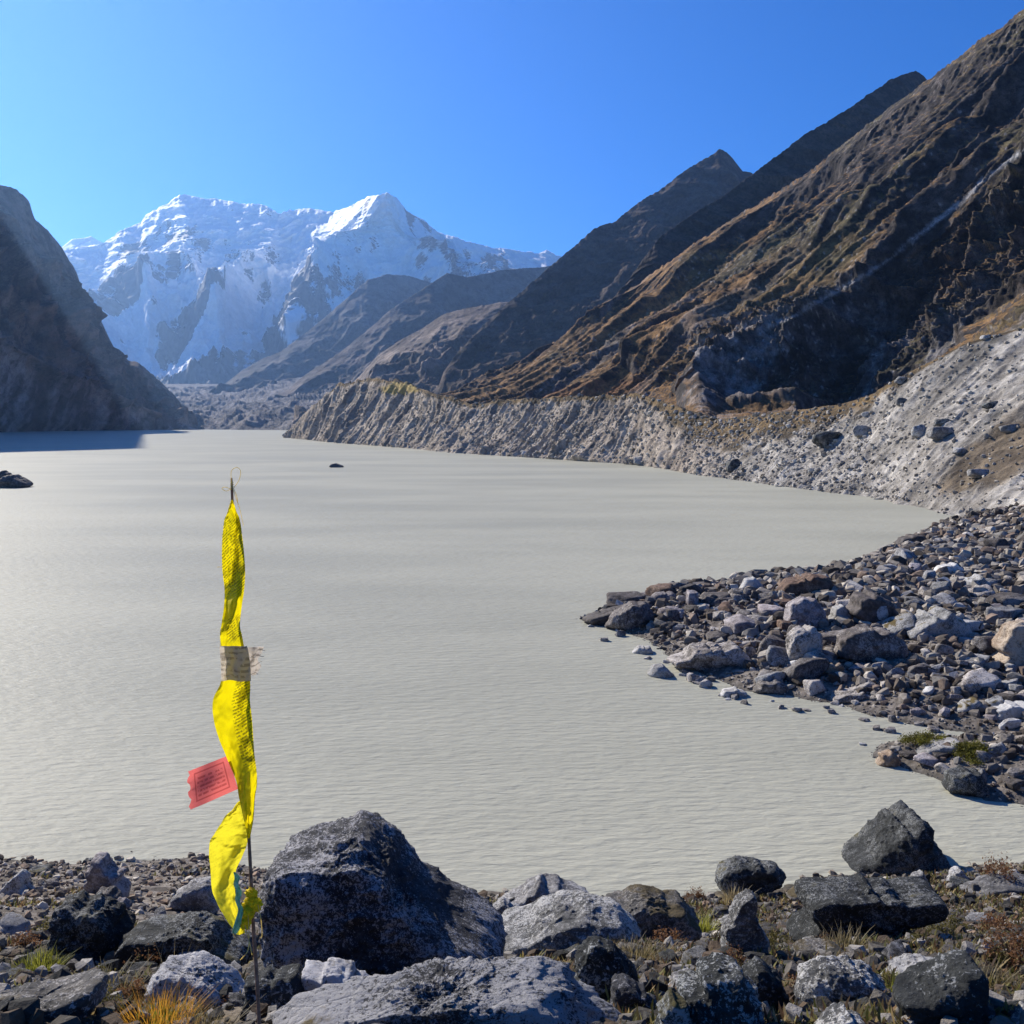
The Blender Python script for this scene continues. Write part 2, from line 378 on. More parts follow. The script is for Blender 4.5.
# --- peak ridge behind the right mountain ----------------------------------
pk = [(425, 402), (438, 388), (444, 371), (467, 342), (497, 312), (538, 277), (555, 262), (578, 243), (595, 228), (616, 221), (639, 202), (660, 190), (677, 176),
      (700, 161), (712, 154), (720, 148), (730, 155), (742, 170), (752, 173), (756, 180), (800, 205), (900, 260)]
pkm = [(430, 418), (460, 395), (520, 352), (580, 312), (640, 270), (700, 226), (760, 215), (900, 300)]
def pk_disp(P, px, py, v):
    k = 1 - .7 * sstep(1.6, 2.0, v) * (v < 2.2)
    d = (ridged(P[..., 0] / 150, P[..., 1] / 150, P[..., 2] / 150, 7, .55) - .4) * 26 * k
    d = d + (aniso(P, (.1, -1), 26, 6, 3.0, 5, 'r', .5) - .35) * 5 * k
    return d + fbm(P[..., 0] / 8, P[..., 1] / 8, P[..., 2] / 8, 4) * 2.2
patch('peaked_dark_ridge', [[(420, 428, 1000), (600, 428, 1100), (900, 420, 1400)], [(x, y, 1080 + (x - 430) * 1.25) for x, y in pkm],
                            [(x, y, 1170 + (x - 430) * 1.5) for x, y in pk], [(x + 15, y + 20, 1340 + (x - 430) * 1.6) for x, y in pk]], 460, [60, 170, 16], pk_disp,
      ridge_col((.045, .034, .03), (.12, .088, .07), 30), mid_m, jag=2.2)

# --- dark spur behind the front slope --------------------------------------
spur = [(560, 337), (583, 325), (604, 307), (626, 284), (642, 261), (660, 237), (692, 214), (736, 188), (753, 173), (780, 153), (812, 130), (850, 108), (876, 89), (900, 75), (916, 71), (925, 77), (935, 92), (1000, 130)]
right_m = terrain_mat('slope_rock', .34, 1.1, (.25, 1.75))
patch('dark_rock_spur', [[(540, 400, 600), (700, 330, 720), (1000, 200, 950)], [(x, y, 690 + (x - 560) * 1.0) for x, y in spur], [(x + 12, y + 14, 790 + (x - 560) * 1.0) for x, y in spur]],
      460, [150, 14],
      lambda P, px, py, v: (ridged(P[..., 0] / 70, P[..., 1] / 70, P[..., 2] / 70, 7, .55) - .4) * 14 * (1 - .75 * sstep(.7, 1, v)) + (aniso(P, (.1, -1), 14, 6, 3., 5, 'r', .5) - .35) * 5 + fbm(P[..., 0] / 5, P[..., 1] / 5, P[..., 2] / 5, 4) * 1.2,
      ridge_col((.03, .024, .021), (.085, .064, .052), 18), right_m, jag=2.2)

# --- right mountain --------------------------------------------------------
top = [(436, 402, 760), (461, 397, 740), (485, 374, 730), (514, 366, 720), (544, 348, 715), (580, 328, 705), (604, 309, 700), (650, 275, 680), (724, 224, 650), (803, 176, 610), (888, 109, 570),
       (925, 82, 550), (979, 41, 520), (999, 28, 510), (1024, 10, 500), (1120, -60, 460), (1300, -190, 400)]
mida = [(436, 410, 690), (520, 385, 620), (600, 345, 570), (700, 282, 530), (800, 225, 490), (900, 160, 450), (1024, 85, 420), (1300, -90, 340)]
midb = [(436, 414, 600), (540, 398, 500), (620, 372, 450), (700, 335, 410), (810, 296, 380), (905, 243, 360), (1024, 152, 340), (1300, -20, 290)]
midc = [(436, 424, 540), (560, 415, 430), (640, 405, 385), (690, 402, 355), (760, 404, 335), (840, 402, 330), (880, 392, 325), (940, 348, 312), (1024, 285, 294), (1300, 120, 250)]
foot = [(436, 440, 470), (560, 442, 330), (640, 440, 260), (700, 440, 225), (780, 432, 190), (850, 422, 172), (900, 402, 162), (960, 375, 155), (1024, 350, 150), (1300, 250, 130)]
streak = [(1030, 145), (985, 178), (960, 203), (905, 245), (870, 272), (835, 292), (800, 312), (770, 326)]
def rm_disp(P, px, py, v):
    c = (.25, -1); k = (1 - .8 * sstep(3.7, 4.0, v) * (v < 4.2)) * sstep(.6, 1.3, v)
    d = (aniso(P, c, 95, 6, 1.3, 6, 'r', .3) - .4) * 22 * k
    d = d + (aniso(P, c, 30, 8, 4.1, 6, 'r', .3) - .35) * 6.5 * k
    d = d + (aniso(P, c, 9, 6, 9.1, 4, 'r', .5) - .35) * .8
    rk = sstep(-.05, .25, fbm(P[..., 0] / 34, P[..., 1] / 22, P[..., 2] / 30, 4))
    d = d + (ridged(P[..., 0] / 13, P[..., 1] / 13, P[..., 2] / 9, 6, .62) - .4) * 3.2 * (.1 + .9 * rk)
    cl = sstep(1.0, 1.25, v) * sstep(2.1, 1.9, v) * sstep(640, 720, px)
    d = d + cl * ((ridged(P[..., 0] / 22, P[..., 1] / 22, P[..., 2] / 16, 7, .6) - .4) * 9 + (ridged(P[..., 0] / 6, P[..., 1] / 6, P[..., 2] / 4, 5, .6) - .4) * 2.2)
    d = d + fbm(P[..., 0] / 2.6, P[..., 1] / 2.6, P[..., 2] / 2.6, 3) * .8
    # gullies and buttresses read off the photograph (metres)
    for poly, wd, h in [([(1030, 190), (960, 240), (900, 300), (850, 345), (835, 400)], 40, -14),
                        ([(1030, 100), (960, 130), (900, 175), (840, 215)], 16, -7), ([(830, 170), (770, 215), (720, 260), (660, 300)], 12, -6),
                        ([(700, 400), (735, 360), (790, 335), (830, 310)], 24, 9), ([(1035, 268), (985, 305), (960, 330)], 14, 6),
                        ([(880, 205), (820, 240), (760, 285), (700, 330), (640, 365)], 14, 7), ([(900, 245), (850, 282), (800, 306)], 14, -4)]:
        dd, _ = seg_dist(px, py, poly); d = d + h * np.clip(1 - dd / wd, 0, 1) ** 1.1
    return d
def rm_col(P, px, py, v, N, d):
    c = (.25, -1); px, py = proj(P)
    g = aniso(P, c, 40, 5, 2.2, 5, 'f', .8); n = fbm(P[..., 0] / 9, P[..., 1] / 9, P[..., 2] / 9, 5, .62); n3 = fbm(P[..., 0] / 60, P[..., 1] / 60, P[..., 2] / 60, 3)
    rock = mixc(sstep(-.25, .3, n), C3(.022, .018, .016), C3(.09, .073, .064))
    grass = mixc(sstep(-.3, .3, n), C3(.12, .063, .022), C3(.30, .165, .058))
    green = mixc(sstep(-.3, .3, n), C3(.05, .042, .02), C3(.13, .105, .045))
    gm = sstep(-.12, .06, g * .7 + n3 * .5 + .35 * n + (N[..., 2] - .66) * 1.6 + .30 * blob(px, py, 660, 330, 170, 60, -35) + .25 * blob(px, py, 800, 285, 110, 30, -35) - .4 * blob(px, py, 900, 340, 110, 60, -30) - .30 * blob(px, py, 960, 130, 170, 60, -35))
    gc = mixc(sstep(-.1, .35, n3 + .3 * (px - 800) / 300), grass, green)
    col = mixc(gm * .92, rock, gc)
    grey = mixc(sstep(-.2, .3, n), C3(.09, .086, .088), C3(.28, .27, .275))
    col = mixc(sstep(.35, .65, blob(px, py, 735, 368, 60, 42, -35) + .5 * n) * .7, col, grey)
    col = mixc(sstep(.05, .3, aniso(P, c, 14, 7, 6.2, 4, 'f', .6)) * .55 * sstep(250, 420, py + 60), col, grey * .8)
    dd, _ = seg_dist(px + 4 * n, py + 4 * n, streak)
    col = mixc(sstep(3.6, .8, dd + 5 * np.abs(n)) * .8, col, mixc(sstep(-.3, .3, n), C3(.26, .26, .27), C3(.5, .5, .5)))
    sp = noise(P[..., 0] / 1.4, P[..., 1] / 1.4, P[..., 2] / 1.4)
    col = mixc(sstep(.42, .6, sp) * .6 * sstep(-.1, .3, n3 + n), col, C3(.42, .40, .38) * np.ones(P.shape))
    col = mixc(sstep(.45, .7, blob(px, py, 590, 392, 70, 14, -10) + .4 * n) * .6, col, C3(.24, .11, .045) * np.ones(P.shape))
    return col
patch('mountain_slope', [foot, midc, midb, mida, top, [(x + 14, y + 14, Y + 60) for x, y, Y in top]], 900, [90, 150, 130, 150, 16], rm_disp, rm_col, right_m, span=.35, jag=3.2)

# --- moraine and shore fan on the right ------------------------------------
shore = [(284, 438.5), (330, 444), (450, 455), (560, 462), (640, 468), (700, 479), (780, 491), (870, 503), (935, 521), (1024, 540), (1180, 580)]
def shY(px, z=-.6): return np.array([on_z(0, float(np.interp(x, [s[0] for s in shore], [s[1] for s in shore])), z) for x in np.atleast_1d(px)])
bx = [284, 330, 450, 560, 640, 700, 780, 870, 935, 1024, 1180]
base = [(x, float(np.interp(x, [s[0] for s in shore], [s[1] for s in shore])), float(shY(x)[0])) for x in bx]
crest = [(284, 435, 725), (300, 418, 700), (318, 400, 640), (340, 383, 600), (370, 378, 540), (400, 381, 490), (430, 392, 425), (452, 397, 400), (470, 404, 385), (500, 400, 360), (560, 396, 315), (600, 395, 292), (640, 393, 270),
         (690, 411, 238), (720, 419, 225), (780, 412, 195), (840, 405, 180), (870, 395, 172), (900, 377, 165), (960, 346, 158), (1024, 326, 152), (1180, 270, 140)]
def sub(t, dyf=0):
    r = []
    for x in [284, 310, 340, 400, 470, 560, 640, 700, 780, 870, 935, 1024, 1180]:
        b = np.array([np.interp(x, [q[0] for q in base], [q[k] for q in base]) for k in (1, 2)])
        c_ = np.array([np.interp(x, [q[0] for q in crest], [q[k] for q in crest]) for k in (1, 2)])
        m = b * (1 - t) + c_ * t; r.append((x, m[0] + dyf, m[1]))
    return r
low = sub(.12)
low = [(x, y if x < 900 else [508, 507, 512][[935, 1024, 1180].index(x)] if x in (935, 1024, 1180) else y, Y) for x, y, Y in low]
def mo_disp(P, px, py, v):
    c = (.35, -.94); k = sstep(0, .35, v) * (1 - .6 * sstep(2.6, 3, v))
    L = sstep(760, 560, px)
    iv = .35 + 1.1 * sstep(-.3, .4, fbm(P[..., 0] / 60, P[..., 1] / 60, P[..., 2] / 60, 3))
    d = (aniso(P, c, 21, 4, 1.0, 6, 'r', .9) - .4) * (3.4 * L + .8) * k * iv
    d = d + (aniso(P, c, 7, 5, 7.0, 5, 'r', .9) - .35) * (1.5 * L + .35) * k * (1.6 - iv)
    d = d + (aniso(P, c, 2.6, 6, 4.0, 4, 'r', .6) - .35) * .45 * k
    d = d + (ridged(P[..., 0] / 9, P[..., 1] / 9, P[..., 2] / 9, 6, .6) - .4) * (.7 * L + .45) * k
    return d + fbm(P[..., 0] / 1.5, P[..., 1] / 1.5, P[..., 2] / 1.5, 4, .6) * .2 * (.3 + .7 * k)
def mo_col(P, px, py, v, N, d):
    c = (.35, -.94)
    n = fbm(P[..., 0] / 5, P[..., 1] / 5, P[..., 2] / 5, 6, .65); g = aniso(P, c, 7, 6, 3.0, 5, 'f', .6); n3 = fbm(P[..., 0] / 28, P[..., 1] / 28, P[..., 2] / 28, 3)
    lt = mixc(sstep(-.3, .3, n), C3(.26, .215, .17), C3(.43, .365, .295)); dk = mixc(sstep(-.3, .3, n), C3(.13, .105, .085), C3(.24, .20, .165))
    col = mixc(sstep(-.05, .35, g + .3 * n3 + .7 * aniso(P, c, 3.2, 8, 5.0, 5, 'f', .6)) * .8, lt, dk)
    fan = sstep(680, 760, px)
    wh = mixc(sstep(-.35, .25, n), C3(.20, .18, .155), C3(.43, .40, .355))
    mid_ = mixc(sstep(-.3, .3, n), C3(.13, .12, .105), C3(.28, .255, .22))
    col = mixc(fan, col, mixc(sstep(-.30, .25, aniso(P, c, 3.5, 9, 5.0, 5, 'f', .5) + .7 * n3 + .5 * g + .1), mid_, wh))
    brn = mixc(sstep(-.3, .3, n), C3(.085, .065, .045), C3(.20, .155, .105))
    bm = sstep(.30, .60, 1.0 * blob(px, py, 990, 462, 62, 26, -28) + .45 * blob(px, py, 1060, 420, 60, 30) + .45 * n + .2 * g)
    col = mixc(bm, col, brn)
    # turf along the crest
    cy = np.interp(px, [q[0] for q in crest], [q[1] for q in crest])
    tb = np.interp(px, [284, 340, 400, 640, 690, 740, 860, 900, 940], [1, 4, 6, 7, 36, 44, 20, 8, 2])
    tm = sstep(1.0, .45, (py - cy) / tb + .8 * n) * (px > 330)
    turf = mixc(sstep(-.3, .3, n), C3(.055, .04, .022), C3(.20, .13, .055))
    col = mixc(tm, col, turf)
    col = mixc(sstep(.35, .6, blob(px, py, 398, 389, 22, 7) + .3 * n), col, C3(.34, .25, .08) * np.ones(P.shape))
    shoreb = sstep(.14, .04, v)
    return mixc(shoreb * .5, col, C3(.10, .09, .08) * np.ones(P.shape))
mor_m = terrain_mat('moraine_debris', .7, .35, (.5, 1.5))
mo_obj, MOP = patch('moraine_hillside', [base, low, sub(.55), crest, [(x + 10, y + (9 if x < 690 else 3), Y + 22) for x, y, Y in crest], [(x + 20, y + 32, Y + 60) for x, y, Y in crest]],
                    1500, [40, 130, 130, 24, 8], mo_disp, mo_col, mor_m, span=.2, jag=1.2, dens=.6)

# --- left mountain ---------------------------------------------------------
lsky = [(-700, -160, 640), (-300, -90, 820), (-160, -30, 900), (-80, 90, 1080), (-25, 172, 1340), (0, 185, 1420), (15, 188, 1440), (29, 201, 1460), (35, 219, 1470), (47, 230, 1490), (62, 248, 1520), (76, 271, 1550), (82, 289, 1560), (100, 318, 1600), (108, 336, 1620), (117, 352, 1640),  # points left of frame are raised so the unseen crest shades the lake
        (129, 361, 1655), (138, 362, 1660), (149, 371, 1665), (170, 391, 1670), (190, 412, 1670), (196, 424, 1670), (200, 429.5, 1665)]
lbase = [(-700, 450, on_z(0, 450, -1)), (-300, 440, on_z(0, 440, -1)), (0, 433, on_z(0, 433, -1)), (100, 431.2, on_z(0, 431.2, -1)), (200, 430, 1600)]
lmid = [(-700, 230, 500), (-300, 270, 700), (0, 338, 1080), (60, 366, 1240), (117, 394, 1430), (160, 415, 1530), (200, 429.8, 1630)]
def lm_disp(P, px, py, v):
    c = (1, .9); k = sstep(0, .2, v) * (1 - .75 * sstep(1.6, 2.0, v) * (v < 2.2)) * sstep(205, 180, px)
    rough = sstep(.7, 1.3, v)
    d = (ridged(P[..., 0] / 160, P[..., 1] / 160, P[..., 2] / 160, 7, .55) - .4) * (14 + 60 * rough) * k
    d = d + (aniso(P, c, 34, 5, 6.0, 5, 'r', .5) - .35) * (7 + 14 * rough) * k
    return d + fbm(P[..., 0] / 9, P[..., 1] / 9, P[..., 2] / 9, 5, .6) * 2.4 * k
def lm_col(P, px, py, v, N, d):
    n = fbm(P[..., 0] / 30, P[..., 1] / 30, P[..., 2] / 30, 6, .6); g = aniso(P, (1, .9), 30, 6, 2.0, 5, 'f', .6)
    rock = mixc(sstep(-.25, .3, n), C3(.07, .042, .028), C3(.26, .17, .125)); tal = mixc(sstep(-.25, .25, n + g * .9), C3(.12, .09, .08), C3(.40, .33, .31))
    return mixc(sstep(1.25, .75, v + .6 * n + .4 * g), rock, tal)
patch('left_mountain', [lbase, lmid, lsky, [(x - 20, y + 10, Y + 160) for x, y, Y in lsky]], 620, [110, 200, 12], lm_disp, lm_col, mid_m, jag=2.2)

# ------------------------------------------------------------------ near ground: bank, rocky spit, lake bed
bank_y = np.array([-12, -3, 0, 2.7, 4, 6, 9, 13, 18, 23.4, 27, 40])
bank_z = np.array([9.0, 8.6, 8.5, 8.35, 7.74, 6.80, 5.42, 3.66, 1.62, -0.02, -1.3, -5])
land_px = [(577, 619), (600, 611), (625, 605), (648, 594), (700, 588), (740, 580), (790, 578), (830, 570), (870, 556), (900, 543), (930, 528), (945, 520), (1100, 516), (1500, 520),
           (1500, 860), (1200, 840), (1030, 808), (985, 800), (950, 785), (905, 768), (872, 757), (880, 745), (905, 740), (950, 737), (985, 735), (950, 730), (905, 724), (870, 716), (838, 703), (790, 697), (745, 690), (712, 678), (690, 664), (668, 655), (645, 640), (620, 629), (600, 625)]
land = []
for x, y in land_px:
    yy = on_z(x, y, 0.0); land.append(((x - 512) / F * math.hypot(yy, CZ) / 1.0 if False else float(at(x, y, yy)[0]), float(yy)))
def land_sd(x, y):
    pts = [np.array(p) for p in land]; best = np.full(np.shape(x), 1e9)
    for a, b in zip(land, land[1:] + land[:1]):
        dx, dy = b[0] - a[0], b[1] - a[1]
        t = np.clip(((x - a[0]) * dx + (y - a[1]) * dy) / (dx * dx + dy * dy), 0, 1)
        best = np.minimum(best, np.hypot(x - a[0] - t * dx, y - a[1] - t * dy))
    return np.where(in_poly(x, y, land), best, -best)
def HG(x, y):
    x = np.asarray(x, float); y = np.asarray(y, float)
    wy = y + np.interp(x, [-13, -7, -3, 5, 9, 14], [-.2, 0, 1.7, 1.7, .5, 0]) * sstep(6, 20, y) + .35 * fbm(x / 4, y / 5, 0 * x + 3, 3) * sstep(14, 20, y)
    zb = np.interp(wy, bank_y, bank_z) + (.22 * fbm(x / 2.2, y / 2.2, 0 * x, 5) + .08 * fbm(x / .5, y / .5, 0 * x + 5, 3)) * sstep(30, 20, y)
    sd = land_sd(x, y); s2 = sd + .5 * fbm(x / 3, y / 3, 0 * x + 9, 4)
    zs = np.where(s2 > 0, 1.5 * (1 - np.exp(-s2 / 5.0)), s2 * .22) + np.where(sd > 0, 1, .2) * (.35 * fbm(x / 5, y / 5, 0 * x + 2, 4) * sstep(0, 3, sd) + .10 * fbm(x / 1.1, y / 1.1, 0 * x + 1, 4))
    zs = zs + .05 * np.clip(x - 35, 0, 60) * sstep(0, 10, sd)
    return np.maximum(np.maximum(zb, zs), -5)
def ray(px, py):
    """first point of the near ground seen at a pixel"""
    Ys = np.concatenate([np.linspace(2.2, 30, 700), np.linspace(30.05, 130, 900)])
    P = at(np.full(Ys.shape, px), np.full(Ys.shape, py), Ys)
    g = np.maximum(HG(P[:, 0], P[:, 1]), 0); h = P[:, 2] <= g
    i = int(np.argmax(h)) if h.any() else -1
    return P[i]
def bank_patch():
    ys = np.concatenate([np.linspace(-12, 2, 40)[:-1], np.linspace(2, 27, 420)[:-1], np.linspace(27, 120, 420)])
    t = np.linspace(-1, 1, 620)
    hw = np.interp(ys, [-12, 2, 27, 120], [14, 14, 32, 95])
    X = t[None] * hw[:, None] + np.interp(ys, [-12, 27, 120], [0, 10, 45])[:, None]; Y = np.broadcast_to(ys[:, None], X.shape)
    Z = HG(X, Y); P = np.stack([X, Y, Z], -1)
    n = fbm(X / 1.2, Y / 1.2, Z, 5, .6); n2 = fbm(X / 4, Y / 4, Z, 3); n4 = fbm(X / .25, Y / .25, Z, 4)
    grav = mixc(sstep(-.3, .3, n4 + .4 * n), C3(.09, .075, .06), C3(.26, .225, .19))
    soil = mixc(sstep(-.3, .3, n4), C3(.055, .04, .025), C3(.15, .115, .07))
    turf = mixc(sstep(-.3, .3, n4), C3(.05, .05, .02), C3(.19, .15, .05))
    near = sstep(17, 9, Y + 3 * n)
    rgt = sstep(1.0, 4, X)
    col = mixc(np.clip(near + .7 * (X > -4) * (Y < 24), 0, 1) * sstep(-.35, .05, n2 + .4 * n), grav, soil)
    col = mixc(np.clip(near * 1.0 + rgt * (Y < 26) * .5, 0, 1) * sstep(.0, .25, n2 * .7 + .6 * n), col, turf)
    wet = sstep(.16, -.02, Z)
    col = mixc(wet * .75, col, C3(.07, .065, .055) * np.ones(P.shape))
    o = link('ground', mesh('ground', P, grid_faces(*X.shape), True, col), terrain_mat('ground_gravel', 5, .05, (.55, 1.45)))
    tag(o, kind='structure')
bank_patch()
bed = link('lake_bed', mesh('lake_bed', [(-8500, -1500, -8), (8500, -1500, -8), (8500, 8800, -8), (-8500, 8800, -8)], [(0, 1, 2, 3)]), plain('silt', (.2, .19, .17), .95, 0, .2, .05))
tag(bed, kind='structure')

# ------------------------------------------------------------------ lake
def water():
    k = NT('milky_glacial_water'); co = k.n('ShaderNodeTexCoord').outputs['Object']
    mp = k.n('ShaderNodeMapping'); k.put(mp.inputs[0], co); mp.inputs['Rotation'].default_value = (0, 0, math.radians(-12)); mp.inputs['Scale'].default_value = (.6, 1.5, 1)
    a = k.noise(mp, 2.3, 3, .5, .15); b = k.noise(mp, 7.5, 2, .5, .1)
    m2 = k.n('ShaderNodeMapping'); k.put(m2.inputs[0], co); m2.inputs['Rotation'].default_value = (0, 0, math.radians(-18)); m2.inputs['Scale'].default_value = (.02, .05, 1)
    g = k.noise(m2, 1.0, 5, .6)
    h = k.math('ADD', a, k.math('MULTIPLY', b, .22))
    k.put(k.b.inputs['Normal'], k.bump(h, .09, .85))
    k.put(k.b.inputs['Base Color'], k.mix(k.ramp(g, .35, .65), (.345, .338, .27), (.415, .405, .325)))
    k.put(k.b.inputs['Roughness'], k.ramp(g, .3, .7, .52, .62)); k.b.inputs['IOR'].default_value = 1.33; k.b.inputs['Specular IOR Level'].default_value = .10
    V = [(-8000, -1400, 0), (8000, -1400, 0), (8000, 2600, 0), (-8000, 2600, 0)]
    o = link('lake_water', mesh('lake_water', V, [(0, 1, 2, 3)]), k.m); tag(o, kind='structure')
water()

# ------------------------------------------------------------------ rocks
_ico = {}
def ico(sub_):
    if sub_ not in _ico:
        bm = bmesh.new(); bmesh.ops.create_icosphere(bm, subdivisions=sub_, radius=1)
        V = np.array([v.co[:] for v in bm.verts]); Fc = np.array([[v.index for v in f.verts] for f in bm.faces], np.int32); bm.free()
        _ico[sub_] = (V / np.linalg.norm(V, axis=1)[:, None], Fc)
    return _ico[sub_]
def facets(D, planes, k):
    s = 0
    for n, p in planes:
        s = s + np.clip(D @ np.asarray(n) / p, 0, None) ** k
    return s
def rand_planes(rs, n, lo=.72, hi=1.05, sq=(1, 1, 1)):
    out = []
    for _ in range(n):
        v = rs.normal(size=3); v /= np.linalg.norm(v); out.append((v, rs.uniform(lo, hi)))
    return out
def rock_shape(seed, sub_=3, scale=(1, 1, 1), k=16, nf=16, rough=.10):
    rs = np.random.RandomState(seed); D, Fc = ico(sub_)
    pl = rand_planes(rs, nf) + [((s * a, s * b, s * c), 1.0) for s in (1, -1) for a, b, c in ((1, 0, 0), (0, 1, 0), (0, 0, 1))]
    r = facets(D, pl, k) ** (-1.0 / k)
    P = D * r[:, None]; o = rs.uniform(0, 90, 3)
    Q = P + o
    r2 = 1 + rough * 1.3 * fbm(Q[:, 0] * 1.3, Q[:, 1] * 1.3, Q[:, 2] * 1.3, 3) + rough * .8 * (ridged(Q[:, 0] * 2.6, Q[:, 1] * 2.6, Q[:, 2] * 2.6, 5 if sub_ > 3 else 3, .55) - .4)
    P = P * r2[:, None]
    P = P / np.maximum(np.abs(P).max(0), 1e-6) * np.array(scale)
    return P, Fc

M = {}
M['blue'] = rock_mat('lichen_speckled_rock', (.022, .023, .028), (.062, .062, .068), (.40, .39, .40), .50, 3.4, .0, bump_d=.045)
M['dark'] = rock_mat('dark_rock', (.010, .012, .012), (.045, .048, .047), (.30, .305, .30), .46, 3.0, .3, (.09, .075, .02), bump_d=.04)
M['pale'] = rock_mat('pale_lichen_rock', (.06, .06, .058), (.17, .165, .16), (.44, .43, .41), .72, 3.0, .35, (.13, .09, .02), bump_d=.04)
M['mossy'] = rock_mat('moss_topped_rock', (.04, .038, .035), (.12, .11, .10), (.34, .32, .3), .5, 3.0, .62, (.09, .065, .025), bump_d=.035)
M['speck'] = rock_mat('speckled_pale_rock', (.04, .04, .043), (.10, .10, .104), (.46, .45, .455), .95, 3.4, .25, (.13, .09, .02), bump_d=.04)
M['grey'] = rock_mat('grey_rock', (.075, .072, .072), (.17, .162, .158), (.36, .35, .34), .6, 1.6, 0, bump_d=.05)
M['spit'] = rock_mat('shore_rock', (.08, .068, .058), (.22, .19, .165), (.45, .41, .37), .65, 1.2, 0, bump_d=.06)
M['spitd'] = rock_mat('dark_shore_rock', (.045, .037, .033), (.12, .10, .09), (.27, .25, .23), .3, 1.2, 0, bump_d=.06)
M['white'] = rock_mat('white_rock', (.20, .19, .175), (.33, .315, .295), (.52, .505, .48), .7, 2.0, 0, bump_d=.03)
M['rust'] = rock_mat('rusty_rock', (.06, .032, .02), (.15, .085, .055), (.28, .20, .14), .3, 1.5, 0, bump_d=.06)
M['tan'] = rock_mat('tan_rock', (.16, .11, .07), (.30, .21, .14), (.44, .36, .27), .6, 1.4, 0, bump_d=.05)
M['pink'] = rock_mat('pinkish_rock', (.12, .10, .10), (.26, .22, .215), (.42, .38, .37), .6, 1.4, 0, bump_d=.06)

